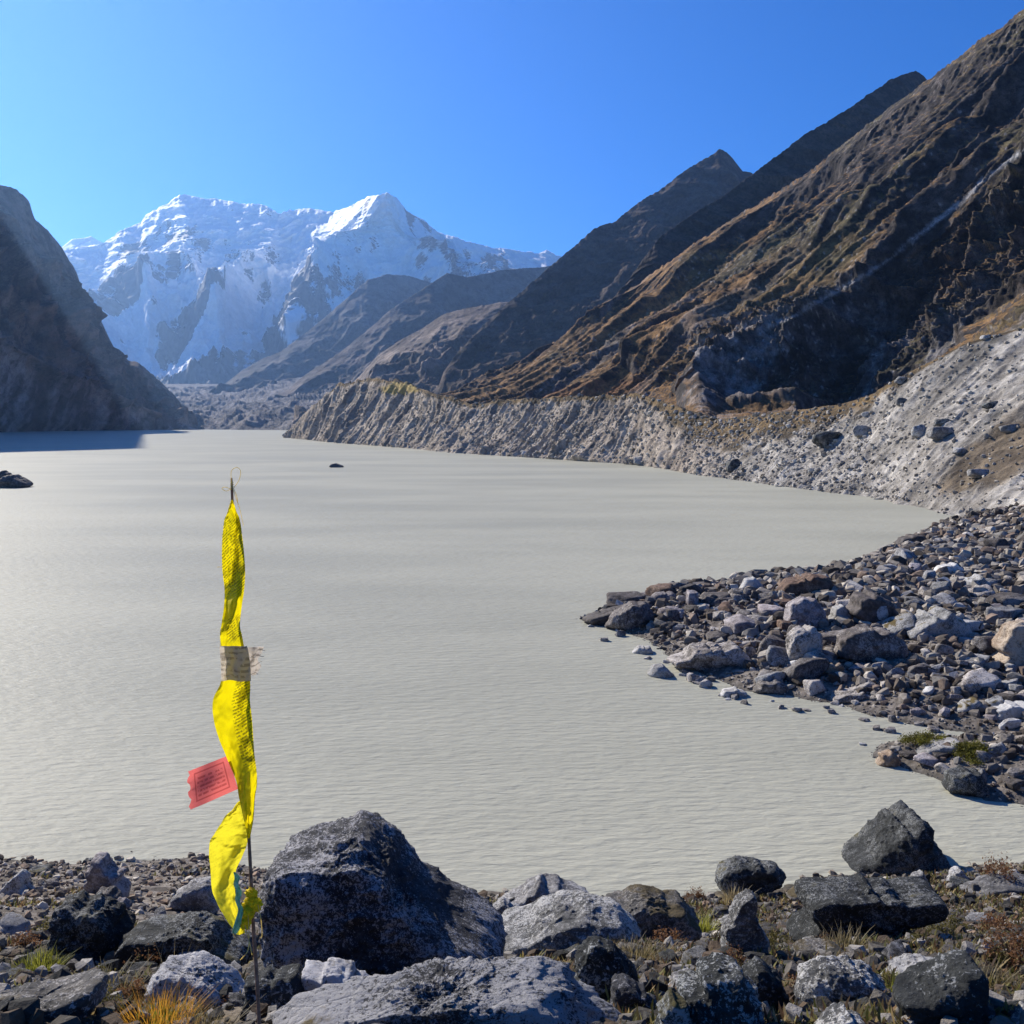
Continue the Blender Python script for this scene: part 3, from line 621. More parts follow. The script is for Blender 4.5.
def hero(name, poly, contact, mat, label, depth=.8, seed=1, sub_=6, k=14, planes=None, rough=.07, cat='boulder', group=None, Y=None, lift=0.0, chips=16):
    """a boulder whose outline is the polygon read off the photograph; its distance is where its foot meets the ground"""
    poly = np.array(poly, float)
    cx, cy = (poly[:, 0].min() + poly[:, 0].max()) / 2, (poly[:, 1].min() + poly[:, 1].max()) / 2
    if Y is None:
        g = ray(cx, contact); Yf = g[1]
    else: Yf = Y
    w_m = (poly[:, 0].max() - poly[:, 0].min()) * Yf / F
    dm = w_m * depth / 2
    Yc_ = Yf + dm * .75
    C = at(cx, cy, Yc_)
    pts = at(poly[:, 0], poly[:, 1], Yc_) - C; px_, pz_ = pts[:, 0], pts[:, 2]
    rs = np.random.RandomState(seed)
    D, Fc = ico(sub_)
    th = np.arctan2(D[:, 2], D[:, 0])
    ta = np.linspace(-np.pi, np.pi, 721); rr = np.zeros(721)
    n = len(px_)
    for i in range(n):
        x0, z0, x1, z1 = px_[i], pz_[i], px_[(i + 1) % n], pz_[(i + 1) % n]
        dx, dz = x1 - x0, z1 - z0
        den = np.cos(ta) * dz - np.sin(ta) * dx
        with np.errstate(divide='ignore', invalid='ignore'):
            t = (x0 * dz - z0 * dx) / den; s = (x0 * np.sin(ta) - z0 * np.cos(ta)) / den
        ok = (t > 0) & (s >= -1e-6) & (s <= 1 + 1e-6); rr = np.where(ok & (t > rr), t, rr)
    rr[rr <= 0] = rr[rr > 0].mean()
    ker = np.hanning(9); ker /= ker.sum(); rr = np.convolve(np.pad(rr, 4, mode='wrap'), ker, 'valid')
    mr = rr.mean()
    pl = [((0, 1, 0), dm), ((0, -1, 0), dm)]
    if planes is None:
        planes = []
        for _ in range(9):
            v = rs.normal(size=3); v[1] = -abs(v[1]) * 1.1 - .25 if rs.rand() < .75 else abs(v[1]) + .3; v /= np.linalg.norm(v)
            planes.append((v, rs.uniform(.78, 1.0)))
    for v, f_ in planes:
        v = np.array(v, float); v /= np.linalg.norm(v)
        # support distance of the outline/depth box in that direction
        e = math.hypot(v[0], v[2]); sup = max(px_ * v[0] + pz_ * v[2]) * f_ + dm * abs(v[1]) * f_ * .62
        pl.append((v, max(sup, .25 * mr)))
    xp = []
    for _ in range(chips):
        v = rs.normal(size=3); v /= np.linalg.norm(v); xp.append((v, rs.uniform(.86, 1.04)))
    o = rs.uniform(0, 90, 3)
    def gen(rr, D):
        th = np.arctan2(D[:, 2], D[:, 0]); c2 = np.hypot(D[:, 0], D[:, 2])
        s = (c2 / np.interp(th, ta, rr)) ** k + facets(D, pl, k)
        R = s ** (-1.0 / k)
        # extra chipped faces cut the corners off
        for v, f_ in xp:
            e = math.hypot(v[0], v[2]); sup = (max(px_ * v[0] + pz_ * v[2]) + dm * .7 * abs(v[1])) * f_ * .97
            dn = D @ v; R = np.where(dn > 1e-3, np.minimum(R, sup / np.maximum(dn, 1e-3)), R)
        P = D * R[:, None]; Q = P / mr + o; e = rough * mr
        dn = e * 1.3 * fbm(Q[:, 0] * 1.6, Q[:, 1] * 1.6, Q[:, 2] * 1.6, 3) + e * 1.3 * (ridged(Q[:, 0] * 2.7, Q[:, 1] * 2.7, Q[:, 2] * 3.4, 6, .62) - .5) + e * .45 * fbm(Q[:, 0] * 13, Q[:, 1] * 13, Q[:, 2] * 13, 4, .7)
        return P + D * dn[:, None]
    tgt = np.stack([poly[:, 0] - cx, poly[:, 1] - cy], -1)
    ka = np.linspace(-np.pi, np.pi, 73); kr = np.zeros(73)
    for i in range(n):
        x0, z0 = tgt[i]; x1, z1 = tgt[(i + 1) % n]; dx, dz = x1 - x0, z1 - z0
        den = np.cos(ka) * dz - np.sin(ka) * dx
        with np.errstate(divide='ignore', invalid='ignore'):
            t = (x0 * dz - z0 * dx) / den; q = (x0 * np.sin(ka) - z0 * np.cos(ka)) / den
        kr = np.where((t > 0) & (q >= -1e-6) & (q <= 1 + 1e-6) & (t > kr), t, kr)
    D5 = ico(5)[0]; rr0 = rr.copy()
    for it in range(5):
        Pt = gen(rr, D5) + C; qx, qy = proj(Pt); qx, qy = qx - cx, qy - cy
        bi = np.round((np.arctan2(qy, qx) + np.pi) / (2 * np.pi) * 72).astype(int); act = np.zeros(73)
        np.maximum.at(act, bi, np.hypot(qx, qy)); act[0] = act[72] = max(act[0], act[72]); act[act <= 0] = kr[act <= 0]
        ratio = np.clip(kr / act, .5, 1.6); ratio = np.convolve(np.pad(ratio[:-1], 1, mode='wrap'), [.25, .5, .25], 'valid'); ratio = np.append(ratio, ratio[0])
        # image angles run clockwise (y down), body angles counter-clockwise
        rr = np.clip(rr * np.interp(-ta, ka, ratio) ** .8, .6 * rr0, 1.16 * rr0)
        rr = np.convolve(np.pad(rr[:-1], 12, mode='wrap'), np.hanning(25) / np.hanning(25).sum(), 'valid'); rr = np.append(rr, rr[0])
        px_, pz_ = rr[::12] * np.cos(ta[::12]), rr[::12] * np.sin(ta[::12])
    P = gen(rr, D)
    bz = P[:, 2].min()
    me = mesh(name, P - np.array([0, 0, bz]), Fc, True)
    ob = link(name, me, M[mat]); ob.location = (C[0], C[1], C[2] + bz + lift)
    tag(ob, label, cat, group)
    return ob
import json
ROCKS = []
def H(*a, **k): ROCKS.append(hero(*a, **k)); return ROCKS[-1]

# foreground boulders
H('boulder', [(262, 955), (258, 905), (266, 868), (288, 846), (315, 828), (345, 814), (372, 814), (392, 826), (405, 846), (425, 868), (440, 888), (470, 905), (495, 930), (508, 955), (500, 985), (400, 1000), (300, 1000)], 985, 'blue',
  'largest boulder of the bank, dark with white lichen, just right of the flag pole', .85, 4, 7, 12, [((-.98, -.2, .05), .97), ((.02, -1, .30), .86), ((.5, -.85, .1), .88), ((-.35, -1, .0), .92)], .075, chips=0)
H('boulder', [(240, 1060), (285, 1012), (325, 990), (370, 977), (400, 978), (450, 967), (500, 962), (545, 961), (580, 976), (605, 1000), (640, 1060)], 1035, 'speck',
  'long low grey slab in front of the largest boulder, moss patch on its top', .30, 5, 7, 12, [((.05, -.5, .9), .9), ((-.4, -.7, .5), .85), ((.5, -.6, .6), .9)], .12, chips=5)
H('boulder', [(243, 1015), (245, 977), (262, 969), (300, 963), (312, 985), (306, 1010), (270, 1030)], 1012, 'dark', 'small dark block directly behind the foot of the flag pole', .8, 8, 5)
H('boulder', [(298, 1005), (303, 965), (335, 957), (352, 962), (375, 985), (370, 1010), (330, 1020)], 1008, 'speck', 'speckled knob of rock at the lower left foot of the largest boulder', .8, 9, 5)
H('boulder', [(143, 990), (165, 960), (185, 954), (215, 965), (243, 985), (248, 1015), (200, 1022), (150, 1005)], 1010, 'speck', 'rounded grey boulder behind the yellow grass tuft, left of the pole foot', .8, 10, 6)
H('boulder', [(112, 955), (128, 930), (165, 918), (200, 910), (235, 924), (252, 950), (245, 975), (150, 978)], 968, 'dark', 'wide dark boulder with pale top behind the dry stalks, left of the flag', .7, 11, 6, planes=[((0, -1, -.1), .8), ((0, -.3, 1), .95), ((-.7, -.6, .2), .9)])
H('boulder', [(46, 945), (55, 910), (72, 893), (100, 893), (128, 905), (136, 930), (128, 962), (70, 972)], 962, 'dark', 'dark rounded boulder on the left with yellow moss on its crown', .8, 12, 6)
H('boulder', [(-25, 1010), (20, 987), (80, 976), (112, 972), (104, 1000), (60, 1040), (-10, 1050)], 1020, 'mossy', 'dark low slab in the bottom left corner with a mossy edge', .6, 13, 6)
H('rock', [(82, 893), (88, 868), (97, 852), (105, 851), (118, 866), (126, 870), (131, 898), (105, 902)], 898, 'pink', 'tall pointed grey rock standing on the left gravel beach', .8, 14, 5, cat='rock')
H('rock', [(-8, 898), (10, 880), (23, 868), (30, 872), (34, 896), (15, 902)], 896, 'pale', 'pale wedge shaped rock at the left edge of the gravel beach', .8, 15, 5, cat='rock')
H('rock', [(165, 908), (178, 890), (195, 878), (214, 876), (222, 895), (215, 918), (180, 920)], 914, 'grey', 'cracked grey rock on the beach just left of the yellow flag', .8, 16, 5, cat='rock')
H('rock', [(25, 874), (32, 867), (52, 866), (56, 873), (45, 877)], 875, 'dark', 'low dark rock at the waterline of the left beach', .8, 17, 4, cat='rock')
H('rock', [(80, 864), (86, 858), (94, 857), (97, 863), (90, 867)], 865, 'dark', 'small dark rock in the water behind the pointed beach rock', .8, 18, 4, cat='rock')
H('rock', [(93, 899), (100, 888), (114, 886), (122, 895), (115, 903)], 902, 'spitd', 'brown rounded stone at the foot of the pointed beach rock', .8, 19, 4, cat='rock')
H('rock', [(112, 908), (118, 898), (126, 897), (133, 906), (124, 911)], 909, 'pink', 'pinkish stone right of the foot of the pointed beach rock', .8, 20, 4, cat='rock')
H('rock', [(187, 876), (190, 869), (198, 868), (200, 876)], 876, 'dark', 'small dark rock at the waterline left of the yellow flag', .8, 21, 4, cat='rock')
H('boulder', [(490, 908), (520, 885), (540, 873), (560, 877), (592, 893), (590, 915), (500, 920)], 912, 'grey', 'dark angular slab peeking out behind the pale boulder at the centre of the bank', .6, 22, 5)
H('boulder', [(474, 930), (492, 905), (503, 896), (522, 907), (518, 930)], 926, 'grey', 'small angular rock between the largest boulder and the pale boulder', .8, 23, 5, cat='rock')
H('boulder', [(490, 935), (528, 907), (560, 893), (590, 893), (620, 903), (640, 925), (642, 950), (600, 965), (540, 967), (505, 955)], 958, 'pale', 'broad pale boulder with brown moss streaks right of the largest boulder', .8, 24, 6)
H('boulder', [(598, 910), (620, 890), (640, 886), (672, 893), (690, 905), (702, 927), (698, 950), (640, 950), (605, 935)], 945, 'mossy', 'round boulder with brown moss on top between pale boulder and standing stone', .8, 25, 6)
H('boulder', [(573, 1000), (577, 947), (590, 935), (612, 940), (635, 965), (644, 1000), (600, 1015)], 1000, 'dark', 'dark shaded boulder below the mossy round one, centre of the bank', .8, 26, 6)
H('boulder', [(610, 1010), (611, 977), (622, 972), (642, 984), (660, 1005), (655, 1030), (620, 1035)], 1018, 'blue', 'small speckled rock right of the long slab at the bottom', .8, 27, 5, cat='rock')
H('boulder', [(676, 1060), (676, 985), (700, 958), (718, 952), (736, 960), (757, 990), (775, 1060)], 1035, 'dark', 'large dark pyramid shaped boulder at the bottom edge, right of centre', .8, 28, 6, planes=[((-.3, -1, .3), .8), ((.8, -.5, .3), .9), ((-.8, -.4, .4), .9)])
H('boulder', [(733, 1050), (740, 968), (758, 954), (778, 972), (808, 1050)], 1022, 'dark', 'dark boulder leaning behind the pyramid shaped one', .8, 29, 6)
H('boulder', [(652, 1045), (659, 1002), (670, 988), (686, 1000), (697, 1045)], 1040, 'dark', 'small dark peaked rock at the bottom edge left of the dark pyramid', .8, 30, 5, cat='rock')
H('standing_stone', [(722, 955), (721, 925), (735, 896), (748, 888), (756, 893), (757, 920), (771, 942), (766, 960), (735, 962)], 956, 'pale', 'tall upright pale stone below the dark overhanging boulder', .7, 31, 6, planes=[((-.8, -.6, .1), .8), ((.8, -.5, .1), .85)])
H('boulder', [(714, 876), (720, 861), (735, 855), (755, 858), (775, 862), (788, 877), (768, 897), (735, 899), (720, 891)], 898, 'dark', 'dark overhanging boulder at the waterline behind the upright stone', .8, 32, 6)
H('boulder', [(836, 878), (850, 851), (865, 832), (880, 815), (892, 803), (910, 808), (922, 818), (932, 835), (945, 855), (960, 880), (900, 886)], 874, 'dark', 'dark triangular boulder rising above the water at the right', .8, 33, 6, planes=[((-.6, -.8, .25), .75), ((.7, -.7, .2), .8), ((0, -.8, .6), .95)])
H('boulder', [(792, 950), (797, 886), (808, 877), (870, 876), (905, 878), (940, 893), (950, 915), (910, 930), (870, 948), (840, 952)], 940, 'dark', 'long flat topped dark block below the triangular boulder', .55, 34, 6, 18, [((0, -1, -.1), .85), ((0, -.3, 1), .96), ((-.8, -.6, .1), .85)], chips=2)
H('boulder', [(793, 1000), (799, 966), (820, 955), (850, 957), (872, 968), (888, 988), (885, 1015), (850, 1030), (805, 1025)], 1015, 'pale', 'rounded pale boulder with mossy top below the long flat topped block', .8, 35, 6)
H('boulder', [(890, 992), (915, 970), (940, 958), (962, 949), (973, 957), (988, 990), (1002, 1050), (940, 1045), (905, 1020)], 1028, 'dark', 'big angular grey boulder in the bottom right, flat sloping face', .8, 36, 6, planes=[((-.35, -.75, .6), .8), ((.9, -.4, .1), .85), ((-.3, -.9, -.3), .85)])
H('boulder', [(878, 985), (888, 962), (910, 953), (935, 958), (945, 975), (915, 995)], 985, 'grey', 'low flat grey rock behind the big angular boulder at bottom right', .7, 37, 5, cat='rock')
H('boulder', [(800, 1050), (820, 1020), (840, 1003), (862, 1018), (880, 1050)], 1045, 'pale', 'low pale rock at the bottom edge between the rounded and the angular boulder', .8, 38, 5, cat='rock')
H('rock', [(945, 885), (950, 868), (958, 866), (970, 880), (968, 888)], 884, 'grey', 'small grey wedge rock right of the triangular boulder', .8, 39, 4, cat='rock')
H('rock', [(905, 886), (912, 872), (922, 870), (930, 884)], 885, 'grey', 'small pointed rock resting on the long flat topped block', .8, 40, 4, cat='rock')
H('rock', [(785, 895), (795, 885), (812, 882), (822, 892), (815, 905), (795, 905)], 903, 'mossy', 'low mossy rock just right of the dark overhanging boulder', .8, 41, 4, cat='rock')
H('rock', [(790, 950), (800, 942), (835, 942), (845, 952), (820, 962)], 958, 'mossy', 'flat brown rock below the left end of the long flat topped block', .7, 42, 5, cat='rock')
H('rock', [(700, 1000), (705, 978), (690, 968), (672, 975), (665, 998)], 996, 'grey', 'grey rock tucked behind the left side of the dark pyramid boulder', .8, 43, 4, cat='rock')
H('rock', [(1005, 1045), (1008, 1015), (1022, 1000), (1045, 1010), (1050, 1045)], 1035, 'pale', 'pale rock cut by the bottom right corner of the picture', .8, 44, 5, cat='rock')
H('rock', [(955, 893), (975, 880), (1000, 876), (1035, 880), (1040, 898), (990, 900)], 897, 'grey', 'long low grey rock by the brown shrub at the right edge', .7, 45, 5, cat='rock')
H('rock', [(230, 980), (245, 965), (270, 957), (285, 962), (275, 978), (250, 990)], 982, 'mossy', 'small flat mossy edged rock beside the pole, under the largest boulder', .7, 46, 5, cat='rock')

# rocks of the spit and in the lake
H('rock', [(576, 620), (600, 610), (625, 604), (645, 601), (652, 612), (640, 626), (605, 628)], 624, 'spitd', 'long brown slab forming the tip of the rocky spit', .6, 50, 5, cat='rock')
H('rock', [(603, 628), (612, 612), (630, 601), (645, 601), (655, 615), (650, 630), (625, 632)], 630, 'spitd', 'dark angular block beside the slab at the tip of the spit', .7, 51, 5, cat='rock')
H('rock', [(661, 662), (680, 652), (690, 643), (735, 642), (748, 655), (758, 672), (745, 678), (705, 672), (680, 667)], 672, 'spit', 'large tilted slab with bright top at the lower left of the spit', .6, 52, 6, 18, [((0, -.9, -.5), .72), ((0, -.1, 1), .9)], cat='rock')
H('rock', [(630, 653), (638, 645), (650, 646), (654, 653), (642, 656)], 654, 'white', 'small pale rock alone in the water left of the tilted slab', .8, 53, 4, cat='rock')
H('rock', [(646, 675), (652, 664), (662, 663), (670, 671), (677, 677), (660, 680)], 678, 'white', 'pale pitted rock alone in the water below the tilted slab', .8, 54, 4, cat='rock')
H('rock', [(328, 467), (331, 464), (336, 463), (342, 465), (345, 467), (336, 468.5)], 467.5, 'spitd', 'low dark rock alone in the middle of the lake', .8, 55, 4, Y=on_z(0, 467.5), cat='rock')
H('rock', [(774, 590), (785, 578), (810, 573), (828, 575), (836, 588), (830, 600), (785, 598)], 598, 'rust', 'rust brown block near the top of the spit', .8, 56, 5, cat='rock')
H('rock', [(783, 620), (786, 603), (800, 596), (815, 598), (826, 612), (828, 628), (790, 630)], 628, 'pink', 'pinkish grey boulder just below the rust brown block', .8, 57, 5)
H('rock', [(785, 665), (786, 635), (795, 626), (812, 625), (823, 636), (822, 665)], 664, 'spit', 'rounded pitted grey boulder left of the striped slab', .8, 58, 5)
H('rock', [(827, 622), (832, 606), (842, 604), (853, 614), (850, 624)], 624, 'white', 'small white rock right of the pinkish boulder', .8, 59, 4, cat='rock')
H('rock', [(845, 612), (852, 592), (870, 590), (892, 602), (904, 622), (870, 628)], 626, 'spitd', 'dark blocky boulder between the rust block and the large pale boulder', .8, 60, 5)
H('rock', [(894, 632), (905, 620), (925, 609), (945, 608), (965, 620), (977, 634), (960, 645), (915, 643)], 642, 'pale', 'large pale wedge topped boulder in the middle of the spit', .8, 61, 5, planes=[((-.4, -.3, .9), .85), ((.3, -.8, .3), .85)])
H('rock', [(833, 655), (838, 632), (860, 624), (890, 630), (908, 645), (908, 665), (870, 668)], 664, 'spitd', 'dark striped flat slab below the large pale boulder', .7, 62, 5)
H('rock', [(990, 668), (992, 640), (1005, 622), (1022, 619), (1050, 630), (1055, 670)], 668, 'tan', 'tan rounded boulder at the right edge of the picture', .8, 63, 5)
H('rock', [(824, 700), (835, 690), (860, 688), (882, 693), (885, 702), (850, 704)], 703, 'spit', 'flat grey slab on the waterline of the spit', .7, 64, 5, cat='rock')
H('rock', [(738, 590), (744, 578), (753, 576), (763, 585), (768, 593)], 592, 'white', 'pale pointed rock carrying a small cairn on top of the spit', .8, 65, 4, cat='rock')
H('rock', [(645, 600), (655, 592), (672, 591), (682, 600), (660, 606)], 604, 'pink', 'light rock carrying two small cairns near the tip of the spit', .8, 66, 4, cat='rock')
H('rock', [(876, 766), (878, 752), (890, 749), (902, 760), (898, 768)], 767, 'tan', 'pale tan rock in the water at the left of the mossy islet', .8, 67, 4, cat='rock')
H('rock', [(913, 757), (920, 746), (935, 740), (958, 738), (962, 750), (945, 760)], 758, 'white', 'white topped flat rock beside the moss on the islet', .8, 68, 5, cat='rock')
H('rock', [(942, 788), (944, 770), (960, 765), (978, 770), (990, 790), (995, 803), (970, 800)], 797, 'dark', 'dark angular boulder on the waterline of the islet', .8, 69, 5)
H('rock', [(984, 722), (990, 706), (1005, 700), (1028, 702), (1040, 722)], 720, 'white', 'broad whitish slab at the right edge above the mossy islet', .7, 70, 5, cat='rock')
H('rock', [(953, 712), (960, 700), (975, 697), (985, 705), (982, 714)], 713, 'pale', 'light squarish rock left of the broad whitish slab', .8, 71, 4, cat='rock')
H('rock', [(893, 545), (898, 537), (910, 534), (925, 535), (928, 543), (905, 547)], 546, 'spitd', 'flat dark slab at the far waterline of the spit', .7, 72, 4, cat='rock')
H('rock', [(718, 697), (722, 689), (735, 687), (748, 692), (745, 699)], 698, 'white', 'pale stone in the shallows below the tilted slab', .8, 73, 4, cat='rock')
H('rock', [(750, 692), (758, 680), (775, 678), (790, 686), (788, 696)], 695, 'spit', 'grey rock at the waterline right of the tilted slab', .8, 74, 4, cat='rock')
H('rock', [(820, 672), (826, 662), (838, 661), (845, 668), (840, 677)], 676, 'tan', 'yellowish rock at the lower edge of the striped slab', .8, 75, 4, cat='rock')
H('rock', [(930, 575), (937, 565), (955, 562), (965, 570), (960, 578)], 577, 'white', 'pale squarish block in the far part of the spit', .8, 76, 4, cat='rock')
H('rock', [(958, 590), (965, 578), (980, 574), (992, 585), (985, 592)], 591, 'pale', 'pale smooth boulder above the large wedge topped boulder', .8, 77, 4, cat='rock')
H('rock', [(-12, 490), (0, 478), (8, 475), (18, 474), (30, 480), (35, 486), (15, 489)], 488, 'spitd', 'dark rocky outcrop in the lake at the left edge', .8, 78, 5, Y=on_z(0, 488), cat='outcrop')
H('rock', [(-10, 483), (-3, 472), (5, 470), (12, 473), (14, 482)], 482, 'spitd', 'dark peaked stone on top of the left outcrop', .8, 79, 4, Y=on_z(0, 485), cat='rock')

# boulders on the moraine slope (foot follows the displaced slope mesh)
mpx, mpy = proj(MOP[:300])
def on_moraine(px, py):
    d = (mpx - px) ** 2 + (mpy - py) ** 2; i = np.unravel_index(np.argmin(d), d.shape); return MOP[i]
MB = [(826, 443, 30, 22, 'dark', 'dark angular boulder high on the moraine, left of a paler one'), (862, 434, 20, 15, 'pale', 'pale boulder right beside the dark one high on the moraine'),
      (919, 434, 16, 15, 'pale', 'left one of two grey boulders in the middle of the moraine'), (940, 436, 26, 15, 'grey', 'wide right one of two grey boulders in the middle of the moraine'),
      (941, 424, 15, 9, 'dark', 'dark boulder right above the two grey ones on the moraine'), (734, 467, 16, 14, 'dark', 'dark boulder with its white neighbour low on the moraine near the water'),
      (991, 407, 16, 9, 'dark', 'dark boulder on the upper moraine near the right edge'), (902, 404, 12, 10, 'grey', 'grey boulder on the upper moraine below the cliff'),
      (900, 382, 12, 9, 'pale', 'pale boulder on the moraine crest just below the cliff'), (980, 475, 30, 10, 'grey', 'long grey boulder in the brown turf of the moraine'),
      (984, 337, 10, 6, 'pale', 'pale rock on the crest of the fan near the right edge'), (1010, 430, 20, 10, 'grey', 'grey boulder by the right edge in the middle of the moraine'),
      (640, 463, 12, 10, 'white', 'white boulder near the foot of the gullied moraine'), (524, 455, 6, 6, 'white', 'small white rock at the foot of the gullied moraine, left'),
      (779, 489, 12, 5, 'dark', 'dark rock on the lake shore below the moraine'), (880, 502, 17, 6, 'dark', 'dark wedge rock on the lake shore left of the terrace'),
      (700, 470, 10, 6, 'pale', 'light rock low on the moraine left of the dark one'), (960, 452, 14, 8, 'grey', 'grey rock below the wide grey boulder'),
      (866, 415, 10, 6, 'white', 'white stone on the upper moraine above the pale boulder'), (812, 472, 9, 6, 'pale', 'light rock low on the fan below the dark boulder')]
for i, (px, py, w_, h_, m_, lb) in enumerate(MB):
    g = on_moraine(px, py); s = g[1] / F
    P, Fc = rock_shape(300 + i, 4, (w_ * s / 2, w_ * s / 2 * .8, h_ * s / 2), 14, 14, .12)
    o = link('boulder', mesh('boulder', P, Fc), M[m_]); o.location = (g[0], g[1] - w_ * s * .05, g[2] + h_ * s * .16); tag(o, lb, 'boulder', 'boulders on the moraine slope')

# medium rocks: shared prototype meshes, one object each
protos = []
for i in range(22):
    rs = np.random.RandomState(500 + i)
    P, Fc = rock_shape(500 + i, 4, (1, rs.uniform(.6, .95), rs.uniform(.35, .85)), rs.choice([40, 60, 80]), 8, .07)
    protos.append(P)
FC4 = ico(4)[1]
pm = {}
def proto(i, mat):
    if (i, mat) not in pm:
        me = mesh('rock', protos[i], FC4); me.materials.append(M[mat]); pm[(i, mat)] = me
    return pm[(i, mat)]
rs = np.random.RandomState(42); random.seed(4)
def put_rock(px, py, wpx, mat, label, cat, group, name='rock'):
    g = ray(px, py); s = wpx * g[1] / F / 2
    i = rs.randint(len(protos)); o = bpy.data.objects.new(name, proto(i, mat)); COL.objects.link(o)
    zs = protos[i][:, 2].max() * s
    o.scale = (s, s * rs.uniform(.8, 1.1), s * rs.uniform(.8, 1.15)); o.rotation_euler = (rs.uniform(-.25, .25), rs.uniform(-.25, .25), rs.uniform(0, 6.28))
    o.location = (g[0], g[1], max(g[2], -.1) + zs * .35); tag(o, label, cat, group); return o
# spit rocks by rows: (px range, py range, count, size range)
zones = [((600, 790), (590, 632), 26, (16, 44)), ((760, 1010), (600, 700), 26, (22, 46)), ((850, 1024), (545, 600), 16, (16, 30)), ((905, 1024), (690, 790), 10, (16, 34)), ((595, 760), (592, 640), 20, (10, 24)), ((700, 850), (588, 660), 24, (12, 26)), ((760, 1024), (640, 700), 28, (12, 26)), ((840, 1024), (560, 640), 30, (10, 24)),
         ((900, 1024), (532, 570), 22, (8, 18)), ((900, 1024), (670, 730), 16, (10, 24)), ((900, 1024), (745, 800), 12, (10, 26))]
mats = ['spit', 'spit', 'spitd', 'grey', 'pink', 'pale', 'spit', 'white', 'spitd', 'grey']
for (x0, x1), (y0, y1), n, (a, b) in zones:
    c_ = 0; tries = 0
    while c_ < n and tries < n * 20:
        tries += 1
        px, py = rs.uniform(x0, x1), rs.uniform(y0, y1)
        g = ray(px, py)
        if g[2] < -.05 or land_sd(np.array(g[0]), np.array(g[1])) < .4: continue
        m_ = mats[rs.randint(len(mats))]
        if px < 790 and py < 640: m_ = ['spitd', 'spitd', 'rust', 'spit', 'spitd', 'pink'][rs.randint(6)]
        put_rock(px, py, a + (b - a) * rs.rand() ** 1.8, m_, 'one of the many broken rocks heaped on the rocky spit', 'rock', 'broken rocks heaped on the spit'); c_ += 1
rs5 = np.random.RandomState(5); ex_ = [(float(x_), float(np.interp(x_, [640, 690, 745, 838, 880, 960], [652, 676, 697, 708, 722, 736]) + rs5.uniform(-3, 9)), rs5.uniform(5, 15)) for x_ in rs5.uniform(640, 960, 34)]
for px, py, w_ in ex_ + [(604, 641, 10), (591, 627, 7), (620, 636, 11), (617, 631, 6), (697, 684, 9), (640, 690, 0), (683, 676, 8), (728, 700, 7), (862, 745, 8), (871, 715, 10), (800, 712, 7), (880, 700, 14), (893, 722, 12), (905, 713, 9), (868, 722, 6)]:
    if w_: put_rock(px, py, w_, 'spit' if w_ > 8 else 'white', 'small stone poking out of the shallow water by the spit', 'stone', 'stones in the shallows by the spit', 'stone')
# medium rocks of the foreground bank
for (x0, x1), (y0, y1), n, (a, b), ms in [((0, 130), (915, 1020), 18, (16, 46), ['dark', 'speck', 'blue']), ((0, 250), (880, 925), 16, (7, 16), ['pink', 'grey', 'pale', 'spit']),
                                          ((505, 720), (925, 1020), 22, (14, 44), ['dark', 'pale', 'mossy', 'speck', 'blue']), ((700, 1024), (885, 960), 24, (10, 34), ['pale', 'grey', 'mossy', 'dark']), ((760, 1024), (950, 1023), 18, (16, 50), ['speck', 'dark', 'mossy', 'blue']), ((250, 500), (985, 1023), 6, (14, 34), ['speck', 'dark', 'blue']),
                                          ((90, 250), (925, 1015), 14, (14, 36), ['dark', 'blue', 'speck'])]:
    for _ in range(n):
        put_rock(rs.uniform(x0, x1), rs.uniform(y0, y1), a + (b - a) * rs.rand() ** 1.5, ms[rs.randint(len(ms))],
                 'small loose stone lying between the boulders of the near bank', 'stone', 'loose stones between the near boulders', 'stone')

# ------------------------------------------------------------------ gravel and rubble that nobody could count
def hull_rock(seed, flat):
    """an angular broken stone: the hull of a few points on a squashed box"""
    r_ = np.random.RandomState(seed); n = r_.randint(14, 26)
    p = r_.uniform(-1, 1, (n, 3)); p /= (np.linalg.norm(p, axis=1) ** .75)[:, None]; p *= np.array([1, r_.uniform(.5, .95), r_.uniform(*flat)])
    bm = bmesh.new()
    for q in p: bm.verts.new(q)
    res = bmesh.ops.convex_hull(bm, input=bm.verts[:])
    loose = [v for v in bm.verts if not v.link_faces]
    for v in loose: bm.verts.remove(v)
    bmesh.ops.triangulate(bm, faces=bm.faces[:]); bmesh.ops.recalc_face_normals(bm, faces=bm.faces[:])
    bm.verts.index_update(); V = np.array([v.co[:] for v in bm.verts]); Fc = np.array([[v.index for v in f.verts] for f in bm.faces], np.int32); bm.free()
    return V, Fc
